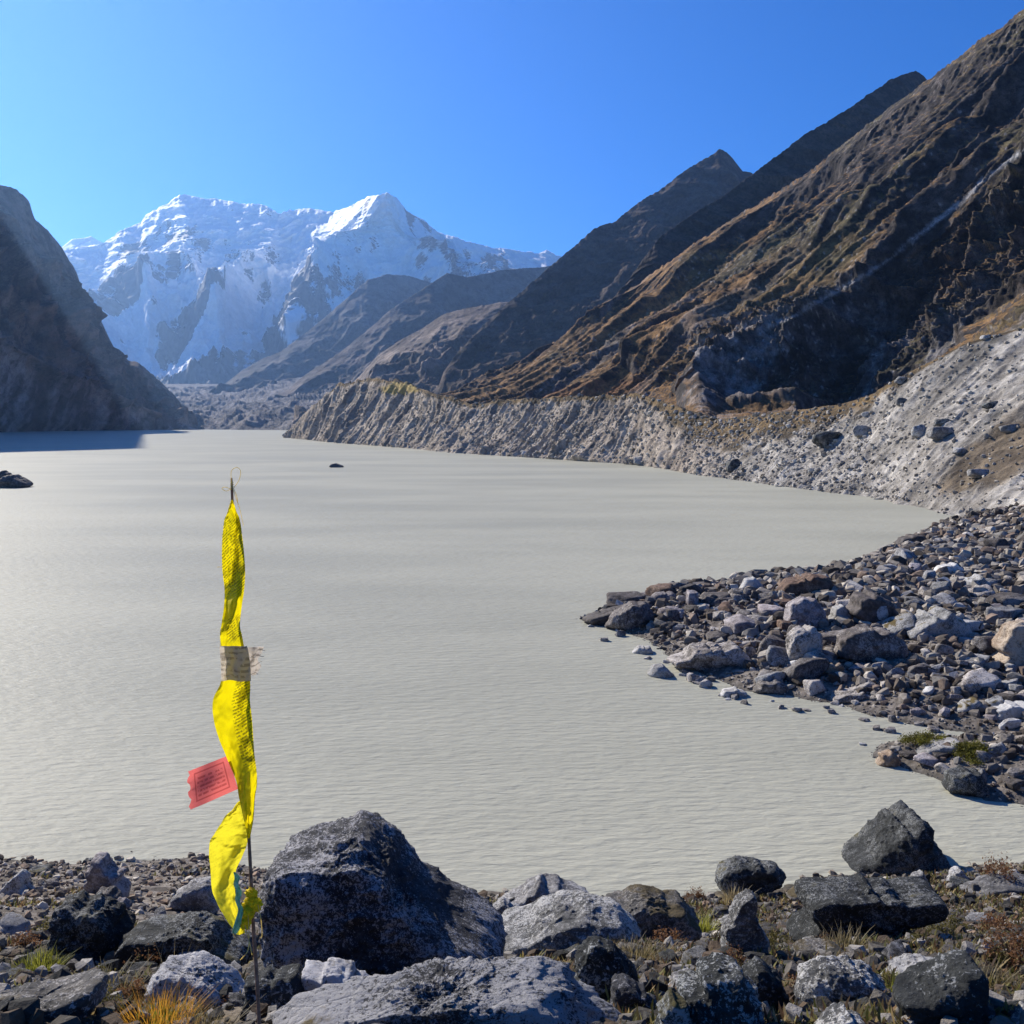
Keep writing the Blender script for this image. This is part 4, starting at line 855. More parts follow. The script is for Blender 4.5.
def scatter(name, pts, size, cols, label, subd=2, seed=0, flat=(.45, .95)):
    rs = np.random.RandomState(seed); n = len(pts); idx = rs.randint(24, size=n)
    a = rs.uniform(0, 6.28, n); b = rs.uniform(-.45, .45, n); c_all = cols[rs.randint(len(cols), size=n)] * np.array([.93, .885, .81]) * rs.uniform(.7, 1.3, n)[:, None]
    VV, FF, CC, off = [], [], [], 0
    for i in range(24):
        V0, Fc = hull_rock(900 + i + seed * 31, flat); m = np.where(idx == i)[0]
        if not len(m): continue
        ca, sa, cb, sb = [q[m][:, None] for q in (np.cos(a), np.sin(a), np.cos(b), np.sin(b))]
        x, y, z = V0[None, :, 0], V0[None, :, 1], V0[None, :, 2]
        x, z = x * cb - z * sb, x * sb + z * cb; x, y = x * ca - y * sa, x * sa + y * ca
        V = np.stack([x, y, z], -1) * size[m][:, None, None] + pts[m][:, None, :] + np.array([0, 0, 1]) * (size[m] * .25)[:, None, None]
        FF.append((Fc[None] + (np.arange(len(m)) * len(V0))[:, None, None]).reshape(-1, 3) + off); VV.append(V.reshape(-1, 3))
        CC.append(np.repeat(c_all[m][:, None], len(V0), 1).reshape(-1, 3)); off += len(m) * len(V0)
    o = link(name, mesh(name, np.concatenate(VV), np.concatenate(FF), False, np.clip(np.concatenate(CC), 0, 1)), rub_m); tag(o, label, name.replace('_', ' '), None, 'stuff'); return o
rub_m = terrain_mat('rubble', 6, .03, (.65, 1.35))
pal_sp = np.array([(.22, .20, .18), (.36, .335, .30), (.11, .095, .085), (.50, .47, .43), (.22, .17, .14), (.17, .155, .145), (.30, .275, .25), (.07, .06, .052), (.12, .10, .085), (.26, .25, .235)])
pal_bk = np.array([(.25, .21, .17), (.33, .28, .23), (.17, .14, .11), (.42, .38, .33), (.27, .20, .15), (.20, .18, .16), (.48, .45, .40)])
pal_dk = np.array([(.08, .075, .07), (.15, .14, .13), (.045, .045, .043), (.28, .27, .26), (.10, .075, .055)])
rs = np.random.RandomState(11)
N = 190000
x = rs.uniform(2, 75, N); y = rs.uniform(25, 105, N); sd = land_sd(x, y)
keep = (sd > -.6) & (x < y * .56 + 3) & (rs.rand(N) < np.clip(34 / y, .25, 1)); x, y, sd = x[keep], y[keep], sd[keep]
sz = .045 * np.clip(y / 45, .6, 1.6) + .46 * rs.rand(len(x)) ** 7 * np.clip(y / 50, .55, 1.3) * sstep(-.5, 1.5, sd)
scatter('spit_rubble', np.stack([x, y, HG(x, y)], -1), sz, pal_sp, 'grey and brown rubble covering the whole rocky spit', 2, 1)
N = 26000
x = rs.uniform(-13, 14, N); y = 8 + 16.2 * rs.rand(N) ** .8
k_ = (np.abs(x) < y * .56 + 1) & (rs.rand(N) < np.where(x < -4.5, 1, np.where(x > 6, .35, .12))); x, y = x[k_], y[k_]; sz = .015 + .075 * rs.rand(len(x)) ** 4.5 * (.5 + y / 24)
scatter('beach_gravel', np.stack([x, y, HG(x, y)], -1), sz, pal_bk, 'coarse pale brown gravel along the near waterline', 1, 2)
N = 60000
y = 2.6 + 19.5 * rs.rand(N) ** 1.1; x = rs.uniform(-1, 1, N) * (y * .56 + .3)
k_ = (y < np.interp(x, [-13, -7, -3, 5, 9, 14], [23.4, 23, 21.4, 21.2, 22.6, 23])) & ~((x < -.22 * y) & (y > 9)); x, y = x[k_], y[k_]; sz = (.008 + .075 * rs.rand(len(x)) ** 7) * (.5 + y / 14)
scatter('small_stones', np.stack([x, y, HG(x, y)], -1), sz, pal_dk, 'small dark stones and grit between the nearest boulders', 2, 3)
# debris stones on the moraine
nr, nc = 300, MOP.shape[1]; ii = rs.randint(4, nr, 60000); jj = rs.randint(0, nc, 60000); P = MOP[ii, jj]
ppx, ppy = proj(P); k_ = (ppx < 1060) & (rs.rand(len(P)) < np.where(ppx > 680, .8, .3)); P = P[k_]
sz = (.05 + .45 * rs.rand(len(P)) ** 9) * np.clip(P[:, 1] / 160, .6, 1.7)
scatter('moraine_debris', P, sz, np.array([(.33, .31, .28), (.45, .43, .39), (.25, .23, .20), (.40, .37, .33), (.30, .275, .25), (.52, .50, .46)]), 'scattered pale stones all over the moraine slope', 1, 4)

# ------------------------------------------------------------------ cairns on the spit
def cairn(px, py, hpx, label):
    g = ray(px, py + 6); Yd = g[1]; s = Yd / F; p = at(px, py, Yd)
    e = empty('cairn', (p[0], p[1], p[2])); tag(e, label, 'cairn', 'small cairns on the spit')
    z = 0; n = 3
    for i in range(n):
        h = hpx * s / n; r = hpx * s * (.42 - .09 * i)
        P, Fc = rock_shape(700 + i + int(px), 3, (r, r * .85, h * .62), 14, 12, .08)
        o = link('stone', mesh('stone', P, Fc), M['spitd'], e); o.location = ((.1 - .1 * i) * r, 0, z + h * .5); z += h
cairn(660, 593, 6, 'left one of two tiny cairns near the tip of the spit')
cairn(674, 593, 6, 'right one of two tiny cairns near the tip of the spit')
cairn(753, 577, 6, 'tiny cairn on the pale pointed rock of the spit')
cairn(729, 590, 6, 'tiny cairn left of the pale pointed rock, on the far edge of the spit')
cairn(781, 578, 5, 'tiny cairn beside the rust brown block of the spit')

# ------------------------------------------------------------------ plants
def blades(n, r, h, rs, lean=.5, wd=.004, curve=.5):
    V, Fc, c = [], [], 0
    for _ in range(n):
        a = rs.uniform(0, 6.28); q = r * math.sqrt(rs.rand()); x, y = q * math.cos(a), q * math.sin(a)
        hh = h * rs.uniform(.5, 1.05); la = rs.uniform(0, 6.28); ll = lean * rs.uniform(.1, 1) * hh + .5 * q
        dx, dy = (math.cos(la) * .6 + x / (q + .01) * .6) * ll, (math.sin(la) * .6 + y / (q + .01) * .6) * ll
        sx, sy = -math.sin(la) * wd, math.cos(la) * wd
        for j in range(5):
            t = j / 4; w_ = (1 - t * .9); k_ = t ** (1 + curve)
            V += [(x + dx * k_ - sx * w_, y + dy * k_ - sy * w_, hh * t * (1 - .15 * t)), (x + dx * k_ + sx * w_, y + dy * k_ + sy * w_, hh * t * (1 - .15 * t))]
        for j in range(4):
            b = c + 2 * j; Fc.append((b, b + 1, b + 3, b + 2))
        c += 10
    return np.array(V), np.array(Fc)
def grass_mat(name, root, tip):
    k = NT(name); co = k.n('ShaderNodeTexCoord').outputs['Object']; sx = k.n('ShaderNodeSeparateXYZ'); k.put(sx.inputs[0], co)
    n = k.noise(co, 60, 2, .5); f = k.ramp(k.math('ADD', sx.outputs['Z'], k.math('MULTIPLY', k.math('SUBTRACT', n, .5), .2)), .01, .10)
    c = k.mix(f, root, tip); k.put(k.b.inputs['Base Color'], c); k.b.inputs['Roughness'].default_value = .6
    t = k.n('ShaderNodeBsdfTranslucent'); k.put(t.inputs[0], c); mx = k.n('ShaderNodeMixShader'); mx.inputs[0].default_value = .45
    k.t.links.new(k.b.outputs[0], mx.inputs[1]); k.t.links.new(t.outputs[0], mx.inputs[2]); k.t.links.new(mx.outputs[0], k.out.inputs[0]); return k.m
GY = grass_mat('golden_grass', (.16, .20, .03), (.78, .38, .045)); GD = grass_mat('dry_grass', (.16, .13, .05), (.34, .27, .14)); GG = grass_mat('green_grass', (.10, .12, .02), (.34, .33, .05))
def tuft(px, py, wpx, hpx, n, mat, label, lean=.5, wd=.003, cat='grass tuft', name='grass_tuft', seed=0, Y=None):
    g = ray(px, py) if Y is None else at(px, py, Y); s = g[1] / F; r_ = np.random.RandomState(seed + int(px * 7 + py))
    V, Fc = blades(n, wpx * s / 2, hpx * s, r_, lean, wd * g[1] / 3)
    o = link(name, mesh(name, V, Fc, True), mat); o.location = (g[0], g[1], g[2] - .01); return tag(o, label, cat, 'plants on the near bank')
tuft(158, 1036, 66, 46, 700, GY, 'golden yellow grass tuft at the bottom edge left of the pole', .7, .0022)
tuft(205, 1045, 50, 40, 300, GD, 'brown dry grass beside the golden tuft', .8, .002)
tuft(40, 972, 40, 24, 320, GG, 'yellow green grass left of the dark rounded boulder', .7, .0022)
tuft(165, 990, 60, 50, 40, GD, 'tall dry stalks in front of the wide dark boulder', .35, .0012, 'dry stalks', 'dry_stalks')
tuft(110, 1000, 70, 26, 300, GD, 'low dry brown plants between the left slab and the golden tuft', .9, .002)
tuft(850, 955, 60, 20, 420, GD, 'olive dry grass in front of the long flat topped block', .6, .0022)
tuft(880, 925, 30, 42, 26, GD, 'thin dry stalks standing before the long flat topped block', .3, .0012, 'dry stalks', 'dry_stalks')
tuft(640, 965, 50, 22, 350, GD, 'brown dry plants between the round mossy boulder and the dark pyramid', .9, .002)
tuft(700, 935, 24, 26, 220, GG, 'yellow green plants left of the upright stone', .7, .002)
tuft(735, 905, 20, 20, 160, GD, 'dry grass behind the upright stone', .7, .002)
tuft(620, 1030, 30, 26, 160, GG, 'yellow green grass at the foot of the small speckled rock', .7, .002)
tuft(895, 1000, 18, 30, 140, GG, 'yellow green grass left of the big angular boulder', .7, .002)
tuft(560, 955, 26, 20, 200, GG, 'moss like grass in the hollow of the pale boulder', .8, .002)
tuft(800, 1035, 26, 20, 160, GG, 'bright green grass at the bottom edge under the rounded pale boulder', .8, .002)
tuft(990, 990, 60, 24, 300, GD, 'dry grass behind the bottom right rock', .8, .002)

def shrub(px, py, wpx, hpx, colr, label, seed, Y=None, cat='shrub', n=1500, leaf=.05, zmul=1):
    g = ray(px, py) if Y is None else at(px, py, Y); s = g[1] / F; r_ = np.random.RandomState(seed)
    R, Hh = wpx * s / 2, hpx * s
    e = empty('shrub', (g[0], g[1], g[2])); tag(e, label, cat, 'plants on the near bank')
    # stems fan out from the root, leaves cluster round their tips
    V, Fc = blades(26, R * .25, Hh * .8, r_, 1.1, .004); link('stem', mesh('stem', V, Fc), M_stem, e)
    cl = r_.normal(size=(22, 3)); cl /= np.linalg.norm(cl, axis=1)[:, None]; cl *= r_.uniform(.35, .9, 22)[:, None]; cl[:, 2] = np.abs(cl[:, 2])
    P = cl[r_.randint(22, size=n)] * np.array([R, R, Hh * .95]) + r_.normal(size=(n, 3)) * np.array([R, R, Hh]) * .13
    P[:, 2] = np.abs(P[:, 2])
    a = r_.normal(size=(n, 3)); a /= np.linalg.norm(a, axis=1)[:, None]; b = np.cross(a, r_.normal(size=(n, 3))); b /= np.linalg.norm(b, axis=1)[:, None]
    L = leaf * R * r_.uniform(.6, 1.5, n)[:, None]
    Q = np.stack([P - a * L, P + b * L * .5, P + a * L, P - b * L * .5], 1).reshape(-1, 3)
    link('foliage', mesh('foliage', Q, np.arange(n * 4).reshape(-1, 4), True), colr, e)
M_stem = plain('shrub_stem', (.12, .08, .05), .9)
SB = plain('brown_leaves', (.20, .10, .045), .8, .4, .5, 25); SO = plain('olive_leaves', (.13, .11, .03), .8, .4, .5, 25); SG = plain('green_moss', (.11, .12, .015), .9, .3, .5, 6)
shrub(1000, 890, 46, 40, SB, 'brown shrub at the waterline by the right edge', 1)
shrub(1014, 965, 64, 58, SB, 'brown shrub at the right edge above the bottom right rocks', 2)
shrub(695, 900, 26, 18, SB, 'low rusty brown cushion plant beside the round mossy boulder', 3)
shrub(775, 948, 34, 18, SO, 'olive cushion plant right of the upright stone', 4)
shrub(130, 1000, 40, 24, SB, 'low dark brown plant left of the golden grass tuft', 5)
shrub(945, 935, 40, 14, SO, 'low olive cushion plant on the gravel rise at the right', 6)
shrub(655, 945, 36, 16, SB, 'low brown cushion plant below the round mossy boulder', 7)
rs = np.random.RandomState(21)
for q_ in range(34):
    px_, py_ = (rs.uniform(600, 1020), rs.uniform(905, 1015)) if q_ < 24 else (rs.uniform(0, 240), rs.uniform(930, 1015))
    w_ = rs.uniform(24, 52)
    e = shrub(px_, py_, w_, w_ * rs.uniform(.35, .6), [SB, SO, SO][rs.randint(3)], 'small cushion plant growing in a gap between the near boulders', 40 + q_, None, 'plant', 700, .06)
SM = plain('islet_moss', (.17, .16, .02), .9, .3, .7, 1.2)
shrub(925, 744, 50, 15, SM, 'yellow green moss cushion at the left end of the islet', 11, None, 'moss', 5000, .03)
shrub(975, 756, 62, 15, SM, 'longer green moss cushion to the right on the islet', 12, None, 'moss', 6000, .03)

# dry ground plants between the near boulders, far too many to count
rs = np.random.RandomState(77); n_ = 150000
y = 2.7 + 19 * rs.rand(n_) ** 1.2; x = rs.uniform(-1, 1, n_) * (y * .55 + .3)
m_ = fbm(x / 1.6, y / 1.6, 0 * x + 4, 4) + .24 * sstep(-.5, 1.5, x / y * 6) - .25 * (x < -.22 * y) * (y > 12)
k_ = (m_ + rs.uniform(-.15, .15, n_) > .05) & (np.interp(x, [-13, -7, -3, 5, 9, 14], [23, 22.6, 20.6, 20.4, 22, 22.6]) > y); x, y = x[k_], y[k_]; n_ = len(x)
z = HG(x, y); hgt = (.02 + .05 * rs.rand(n_) ** 2) * (.6 + y / 14); wdt = .0035 * (.6 + y / 6)
a_ = rs.uniform(0, 6.28, n_); l_ = rs.uniform(.2, 1.1, n_) * hgt; ca, sa = np.cos(a_), np.sin(a_)
B = np.stack([x, y, z - .004], -1); Sd = np.stack([-sa, ca, 0 * a_], -1) * wdt[:, None]; Up = np.stack([ca * l_, sa * l_, hgt], -1)
Q = np.stack([B - Sd, B + Sd, B + Up * .6 + Sd * 1.6, B + Up - Sd * .3], 1).reshape(-1, 3)
pc = np.array([(.22, .13, .06), (.17, .14, .05), (.12, .12, .03), (.30, .22, .10), (.10, .06, .035), (.24, .22, .07)])
c_ = pc[rs.randint(6, size=n_)] * rs.uniform(.6, 1.3, n_)[:, None]
k = NT('dry_plants'); ca_ = k.n('ShaderNodeAttribute', attribute_name='Col').outputs['Color']; k.put(k.b.inputs['Base Color'], ca_); k.b.inputs['Roughness'].default_value = .8
t = k.n('ShaderNodeBsdfTranslucent'); k.put(t.inputs[0], ca_); mx = k.n('ShaderNodeMixShader'); mx.inputs[0].default_value = .4
k.t.links.new(k.b.outputs[0], mx.inputs[1]); k.t.links.new(t.outputs[0], mx.inputs[2]); k.t.links.new(mx.outputs[0], k.out.inputs[0])
o = link('ground_cover', mesh('ground_cover', Q, np.arange(n_ * 4).reshape(-1, 4), False, np.repeat(c_[:, None], 4, 1).reshape(-1, 3)), k.m); tag(o, 'low dry brown and olive plants covering the ground between the near boulders', 'ground cover', None, 'stuff')

# ------------------------------------------------------------------ prayer flag on its pole
YP = 2.6
def fp(px, py, dy=0.0): return at(px, py, YP + dy) - BASE
BASE = at(262, 1075, YP)
flag = empty('prayer_flag', BASE); tag(flag, 'long yellow prayer flag twisted round a thin pole in front of the lake', 'prayer flag')
def tube(name, pts, rad, mat, parent, sides=8):
    pts = np.array(pts); n = len(pts); V = []
    T = np.gradient(pts, axis=0); T /= np.linalg.norm(T, axis=1)[:, None] + 1e-9
    for i in range(n):
        u = np.cross(T[i], (0.02, 1, 0.01)); u /= np.linalg.norm(u); v = np.cross(T[i], u)
        r = rad[i] if hasattr(rad, '__len__') else rad
        for j in range(sides):
            a = 2 * math.pi * j / sides; V.append(pts[i] + r * (math.cos(a) * u + math.sin(a) * v))
    Fc = [(i * sides + j, i * sides + (j + 1) % sides, (i + 1) * sides + (j + 1) % sides, (i + 1) * sides + j) for i in range(n - 1) for j in range(sides)]
    V += [pts[0], pts[-1]]; a = len(V) - 2; b = a + 1
    Fc += [(a, (j + 1) % sides, j, a) for j in range(sides)] and []
    me = mesh(name, np.array(V), np.array(Fc)); return link(name, me, mat, parent)
def spline(pts, n):
    pts = np.array(pts, float); t = np.linspace(0, len(pts) - 1, n); out = []
    for q in t:
        i = min(int(q), len(pts) - 2); f_ = q - i
        p0, p1, p2, p3 = pts[max(i - 1, 0)], pts[i], pts[i + 1], pts[min(i + 2, len(pts) - 1)]
        out.append(.5 * (2 * p1 + (p2 - p0) * f_ + (2 * p0 - 5 * p1 + 4 * p2 - p3) * f_ ** 2 + (3 * p1 - p0 - 3 * p2 + p3) * f_ ** 3))
    return np.array(out)
polem = plain('bamboo', (.26, .13, .08), .6, 0, .45, 60)
pp = spline([(231.5, 478), (233, 520), (236, 600), (241, 700), (245, 780), (249, 840), (253, 920), (257, 980), (262, 1080)], 80)
pr = np.interp(np.arange(80), [0, 4, 79], [.0022, .0034, .0052]) * (1 + .05 * np.sin(np.arange(80) * 2.1))
tube('pole', [fp(a, b) for a, b in pp], pr, polem, flag)
def cloth_mat(name, col, ink, pr_amt, transl, rows=60.0, ang=25, lo=.40, band=None, zone=None):
    k = NT(name); uv = k.n('ShaderNodeUVMap').outputs[0]
    mp = k.n('ShaderNodeMapping'); k.put(mp.inputs[0], uv); mp.inputs['Rotation'].default_value = (0, 0, math.radians(ang))
    sx = k.n('ShaderNodeSeparateXYZ'); k.put(sx.inputs[0], mp.outputs[0])
    row = k.math('MULTIPLY', sx.outputs['Y'], rows); fr = k.math('FRACT', row)
    line = k.math('MULTIPLY', k.ramp(fr, .15, .25), k.ramp(fr, .80, .65, 1, 0) if False else k.ramp(fr, .62, .78, 1, 0))
    fl = k.math('FLOOR', row); cb = k.n('ShaderNodeCombineXYZ'); k.put(cb.inputs[0], k.math('MULTIPLY', sx.outputs['X'], rows * 1.1)); k.put(cb.inputs[1], k.math('MULTIPLY', row, .55)); k.put(cb.inputs[2], fl)
    nz = k.noise(cb, 1.6, 2, .6); let = k.ramp(nz, lo, lo + .06)
    area = k.noise(uv, 2.2, 2, .5) if zone is None else None
    ink_m = k.math('MULTIPLY', k.math('MULTIPLY', line, let), pr_amt)
    if band is not None:
        s2 = k.n('ShaderNodeSeparateXYZ'); k.put(s2.inputs[0], uv); X, Yv = s2.outputs['X'], s2.outputs['Y']
        z1 = k.math('MULTIPLY', k.ramp(Yv, .4, .8), k.ramp(Yv, 3.0, 3.6, 1, 0))
        z2 = k.math('MULTIPLY', k.math('MULTIPLY', k.ramp(Yv, 5.9, 6.3), k.ramp(Yv, 9.2, 9.9, 1, 0)), k.ramp(X, .62, .72))
        z3 = k.math('MULTIPLY', k.math('MULTIPLY', k.ramp(Yv, 4.0, 4.3), k.ramp(Yv, 4.9, 5.2, 1, 0)), k.ramp(X, .3, .5))
        zz = k.math('MAXIMUM', k.math('MAXIMUM', z1, z2), z3); fig = k.ramp(k.noise(uv, 3.0, 3, .6), .55, .60)
        ink_m = k.math('MULTIPLY', k.math('MAXIMUM', ink_m, k.math('MULTIPLY', fig, .45)), zz)
    elif zone is None: ink_m = k.math('MULTIPLY', ink_m, k.ramp(area, .40, .50))
    else:
        s2 = k.n('ShaderNodeSeparateXYZ'); k.put(s2.inputs[0], uv)
        a = k.math('MULTIPLY', k.ramp(s2.outputs['X'], zone[0], zone[0] + .02), k.ramp(s2.outputs['X'], zone[1] - .02, zone[1], 1, 0))
        b = k.math('MULTIPLY', k.ramp(s2.outputs['Y'], zone[2], zone[2] + .02), k.ramp(s2.outputs['Y'], zone[3] - .02, zone[3], 1, 0))
        z = k.math('MULTIPLY', a, b); ink_m = k.math('MULTIPLY', ink_m, z)
        # printed frame line round the text
        a2 = k.math('MULTIPLY', k.ramp(s2.outputs['X'], zone[0] - .05, zone[0] - .045), k.ramp(s2.outputs['X'], zone[1] + .045, zone[1] + .05, 1, 0))
        b2 = k.math('MULTIPLY', k.ramp(s2.outputs['Y'], zone[2] - .09, zone[2] - .085), k.ramp(s2.outputs['Y'], zone[3] + .085, zone[3] + .09, 1, 0))
        a3 = k.math('MULTIPLY', k.ramp(s2.outputs['X'], zone[0] - .02, zone[0] - .015), k.ramp(s2.outputs['X'], zone[1] + .015, zone[1] + .02, 1, 0))
        b3 = k.math('MULTIPLY', k.ramp(s2.outputs['Y'], zone[2] - .05, zone[2] - .045), k.ramp(s2.outputs['Y'], zone[3] + .045, zone[3] + .05, 1, 0))
        fr_ = k.math('SUBTRACT', k.math('MULTIPLY', a2, b2), k.math('MULTIPLY', a3, b3), clamp=True)
        ink_m = k.math('MAXIMUM', ink_m, k.math('MULTIPLY', fr_, .6))
    wv = k.noise(uv, 90, 2, .5)
    base = k.mix(1.0, col, k.ramp(wv, .3, .7, .9, 1.1), 'MULTIPLY')
    c = k.mix(ink_m, base, ink); k.put(k.b.inputs['Base Color'], c); k.b.inputs['Roughness'].default_value = .7; k.b.inputs['Specular IOR Level'].default_value = .25
    t = k.n('ShaderNodeBsdfTranslucent'); k.put(t.inputs[0], c); mx = k.n('ShaderNodeMixShader'); mx.inputs[0].default_value = transl
    k.t.links.new(k.b.outputs[0], mx.inputs[1]); k.t.links.new(t.outputs[0], mx.inputs[2]); k.t.links.new(mx.outputs[0], k.out.inputs[0]); return k.m
YEL = cloth_mat('yellow_cloth', (.86, .70, .004), (.16, .13, .008), .8, .5, 10.0, 28, .43, band=1)
YPL = cloth_mat('plain_yellow_cloth', (.86, .74, .03), (.3, .25, .02), .2, .5, 9.0, 28, .5)
RED = cloth_mat('red_cloth', (.80, .17, .15), (.35, .04, .04), .6, .45, 9.0, 0, .42, zone=(.18, .82, .22, .80))
GRY = cloth_mat('grey_gauze', (.50, .44, .37), (.16, .13, .10), .6, .5, 5.0, 0, .42)
GRN = plain('green_cloth', (.22, .55, .42), .8, .4, .25, 60)
STR = plain('yellow_string', (.9, .75, .32), .8, .6, .15, 60)
def strip(name, rows, mat, parent, nc=17, nr=140, fold=.012, d0=-.008, seed=0, twist=None, twopi=1.0):
    """a ribbon of cloth: rows are (py, left px, right px); folds are real depth"""
    R = spline(rows, nr); G = np.zeros((nr, nc, 3)); uv = np.zeros((nr, nc, 2)); r_ = np.random.RandomState(seed); ph = r_.uniform(0, 6.28)
    L = 0
    for i in range(nr):
        y, a, b = R[i, :3]; t = np.linspace(0, 1, nc); tw = R[i, 3] if R.shape[1] > 3 else 0
        dy = d0 + 1.8 * tw * (t - .5) + fold * np.sin(t * 6.0 * twopi + ph + i * .05) * min(1, (b - a) / 14) * .5 + .009 * noise(t * 3.5, i * .09 + 0 * t, seed + 0 * t) + .0035 * noise(t * 9 + i * .1, i * .22 + 0 * t, seed + 3 + 0 * t)
        xs = a + (b - a) * t; ys = y + 2.2 * noise(t * 2, i * .08 + 0 * t, seed + 5 + 0 * t)
        G[i] = at(xs, ys, YP + dy) - BASE
        if i: L += np.linalg.norm(G[i, nc // 2] - G[i - 1, nc // 2])
        uv[i, :, 0] = t * (R[:, 2] - R[:, 1]).max() / 30; uv[i, :, 1] = L / .0743
    return link(name, mesh(name, G, grid_faces(nr, nc), True, None, uv), mat, parent)
yellow = strip('yellow_cloth', [(500, 231, 233, 0), (510, 228, 236, .01), (519, 224.5, 239.7, .02), (530, 223, 241.5, .03), (542, 222, 243, .03), (565, 222, 245, .0), (580, 223.5, 245, -.02), (592, 224.5, 244, -.03), (605, 224, 242, -.01), (624, 221.5, 240, .02), (633, 220, 241.5, .03),
       (647, 220.5, 244, .02), (680, 221, 250, .01), (700, 213, 250, .02), (719, 213.5, 252, .03), (738, 218.6, 253.4, .02), (754, 225, 254.4, -.01), (770, 232, 256.6, -.03), (785, 237, 257, -.03), (798, 239, 255, -.02), (820, 244, 253.4, 0), (838, 247.5, 250, 0)], YEL, flag, 31, 260, .022, -.045, 1)
strip('lower_loop', [(800, 240, 244, .02), (808, 233, 245.5, .03), (817, 225, 247, .03), (827, 218.6, 248, .03), (839, 211, 247.7, .03), (852, 209, 244.5, .02), (871, 210.5, 236, .01), (890, 212, 235, -.01), (905, 218, 238, -.02), (922, 228, 244, -.02), (934, 237, 245, -.01)], YPL, flag, 25, 160, .022, .020, 5)
strip('grey_band', [(646, 219.5, 247, .01), (655, 220, 249, .01), (668, 221, 250.5, .01), (681, 221, 251, .01)], GRY, flag, 15, 40, .008, -.078, 8)
strip('grey_tatters', [(647, 243, 264, .02), (653, 246, 262, .02), (660, 248, 258, .0), (666, 249, 261, .02), (675, 249, 256, .02)], GRY, flag, 9, 20, .01, -.02, 9)
for i, (a, b) in enumerate([((250, 665), (262, 663)), ((250, 672), (258, 675)), ((252, 652), (265, 650)), ((250, 657), (264, 655))]):
    tube('thread', [fp(*(np.array(a) * (1 - t) + np.array(b) * t + (0, 1.5 * math.sin(t * 5 + i))), -.02) for t in np.linspace(0, 1, 8)], .0007, GRY, flag, 5)
# red flag: corners (188.5,771) (227,755.5) (237,788.7) (190,810)
nr, nc = 24, 28; G = np.zeros((nr, nc, 3)); uv = np.zeros((nr, nc, 2))
for i in range(nr):
    for j in range(nc):
        u, v = j / (nc - 1), i / (nr - 1)
        x = (188 * (1 - u) + 228 * u) * (1 - v) + (190.5 * (1 - u) + 238 * u) * v; y = (771.5 * (1 - u) + 755.5 * u) * (1 - v) + (810 * (1 - u) + 789 * u) * v
        if u < .12: x += 1.5 * math.sin(v * 19) * (1 - u / .12); y += .8 * math.sin(v * 31)
        G[i, j] = at(x, y, YP - .005 + .010 * math.sin(u * 6 + v * 2) + .004 * math.sin(v * 7)) - BASE; uv[i, j] = (u, 1 - v)
red = link('red_flag', mesh('red_flag', G, grid_faces(nr, nc), True, None, uv), RED, flag)
strip('green_scrap', [(872, 233, 235, 0), (877, 234.5, 240, .02), (884, 233.5, 238.5, -.02), (892, 236, 242, .02), (901, 235, 240, -.02), (910, 238, 243.5, .01), (919, 235.5, 241.5, -.01), (926, 233.5, 241, .02), (934, 232, 236.5, .01)], GRN, flag, 7, 40, .012, -.03, 12)
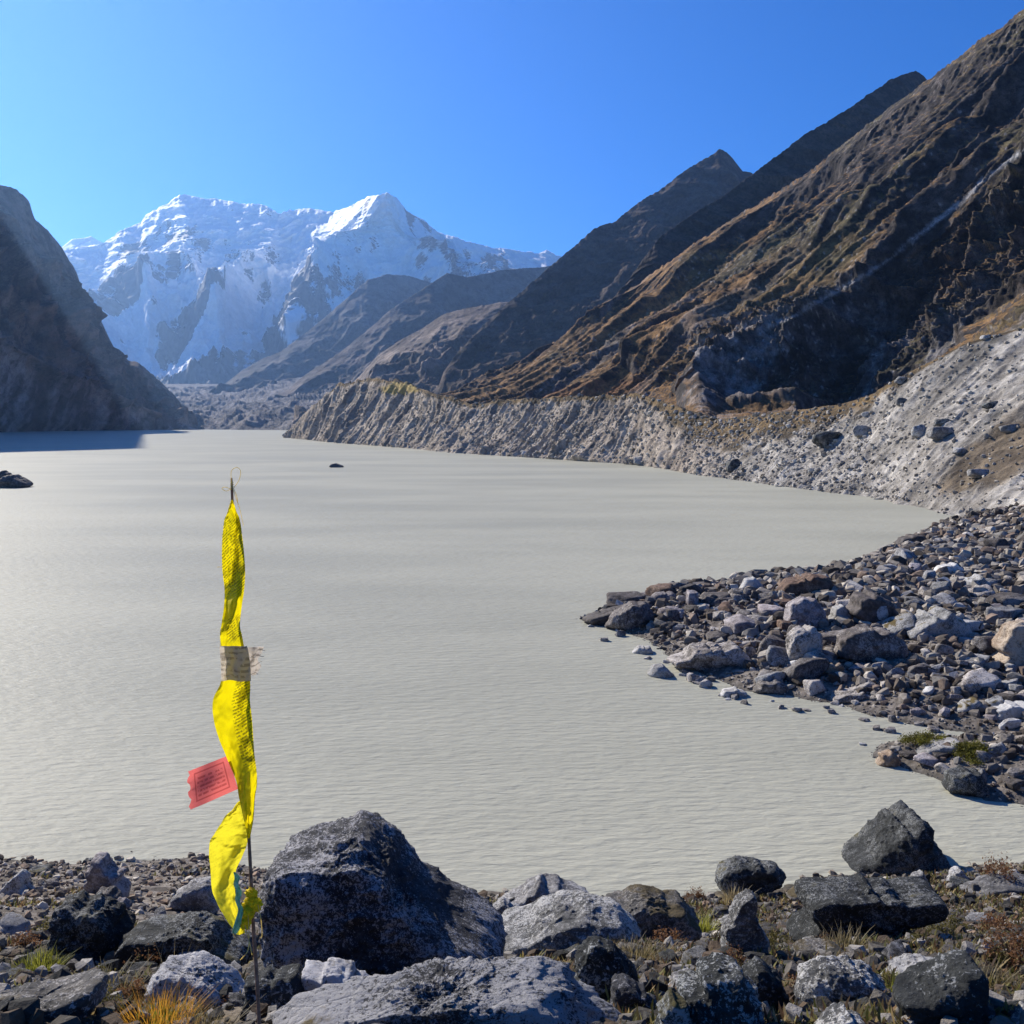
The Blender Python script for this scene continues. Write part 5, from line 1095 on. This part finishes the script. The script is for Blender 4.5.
# crumpled knot and its loose ends
def knot(cx, cy, rx, ry, seed, d):
    D, Fc = ico(5); s = YP / F; Q = D * 1.9 + seed
    r = 1 + .75 * (ridged(Q[:, 0], Q[:, 1], Q[:, 2], 4, .6) - .5)
    P = D * r[:, None] * np.array([rx * s, rx * s * .7, ry * s]); uv = np.stack([D[:, 0] * .5, D[:, 2] * .5], -1)
    o = link('knot', mesh('knot', P, Fc, True, None, uv), YK, flag); o.location = fp(cx, cy, d)
YK = cloth_mat('yellow_knot_cloth', (.88, .74, .02), (.5, .42, .02), .3, .35, 5, 10, .5)
knot(253, 904, 9, 9, 3.1, -.008); knot(247, 912, 7, 9, 7.7, -.014); knot(245, 922, 6, 8, 12.3, -.012); knot(251, 893, 6, 5, 19.3, -.01)
for pts in [[(248, 915), (249, 935), (248, 950), (242, 958), (240, 960)], [(258, 905), (261, 920), (262, 935), (260, 938)], [(252, 890), (246, 884), (242, 883)], [(245, 925), (250, 945), (252, 955)], [(240, 890), (237, 886), (233, 884)], [(235, 925), (233, 932), (235, 938)]]:
    q = spline(pts, 22); tube('loose_string', [fp(a, b, -.02) for a, b in q], .0011, STR, flag, 6)
for pts in [[(233, 489), (239, 480), (240.5, 471), (237, 467.5), (232, 470), (231, 476), (232, 489)], [(231, 489), (226, 491), (222, 488.5), (225, 487), (231, 489)], [(233, 489), (236, 498), (240, 510), (243.5, 526)], [(234, 489), (237, 497), (238, 505)], [(222, 567), (217, 567)]]:
    q = spline(pts, 24); tube('tie_string', [fp(a, b, -.006) for a, b in q], .0007, STR, flag, 6)
q = [(231 + 3.0 * math.cos(a) + .3 * a, 486 + .8 * a, .004 * math.sin(a)) for a in np.linspace(0, 22, 60)]
tube('wrapping', [fp(a - .8, b - 2, -.0045 * math.sin(i_)) for i_, (a, b, c) in zip(np.linspace(0, 22, 60), [(232.8 + 1.4 * math.cos(t), 484 + t * .35, 0) for t in np.linspace(0, 22, 60)])], .0010, STR, flag, 6)

# ------------------------------------------------------------------ air
hz = bpy.data.materials.new('haze'); hz.use_nodes = True; t_ = hz.node_tree; t_.nodes.remove(t_.nodes['Principled BSDF'])
pv = t_.nodes.new('ShaderNodeVolumePrincipled'); pv.inputs['Color'].default_value = (.30, .53, 1, 1); pv.inputs['Density'].default_value = 6.5e-5; pv.inputs['Anisotropy'].default_value = .6
t_.links.new(pv.outputs[0], t_.nodes['Material Output'].inputs['Volume'])
x0, x1, y0, y1, z0, z1 = -8600, 8600, -1600, 8900, -9.0, 1420
V = [(x, y, z) for z in (z0, z1) for y in (y0, y1) for x in (x0, x1)]
hb = link('haze', mesh('haze', V, [(0, 2, 3, 1), (4, 5, 7, 6), (0, 1, 5, 4), (2, 6, 7, 3), (0, 4, 6, 2), (1, 3, 7, 5)], False), hz); tag(hb, kind='stuff', label='thin blue mountain haze filling the valley air', cat='haze')
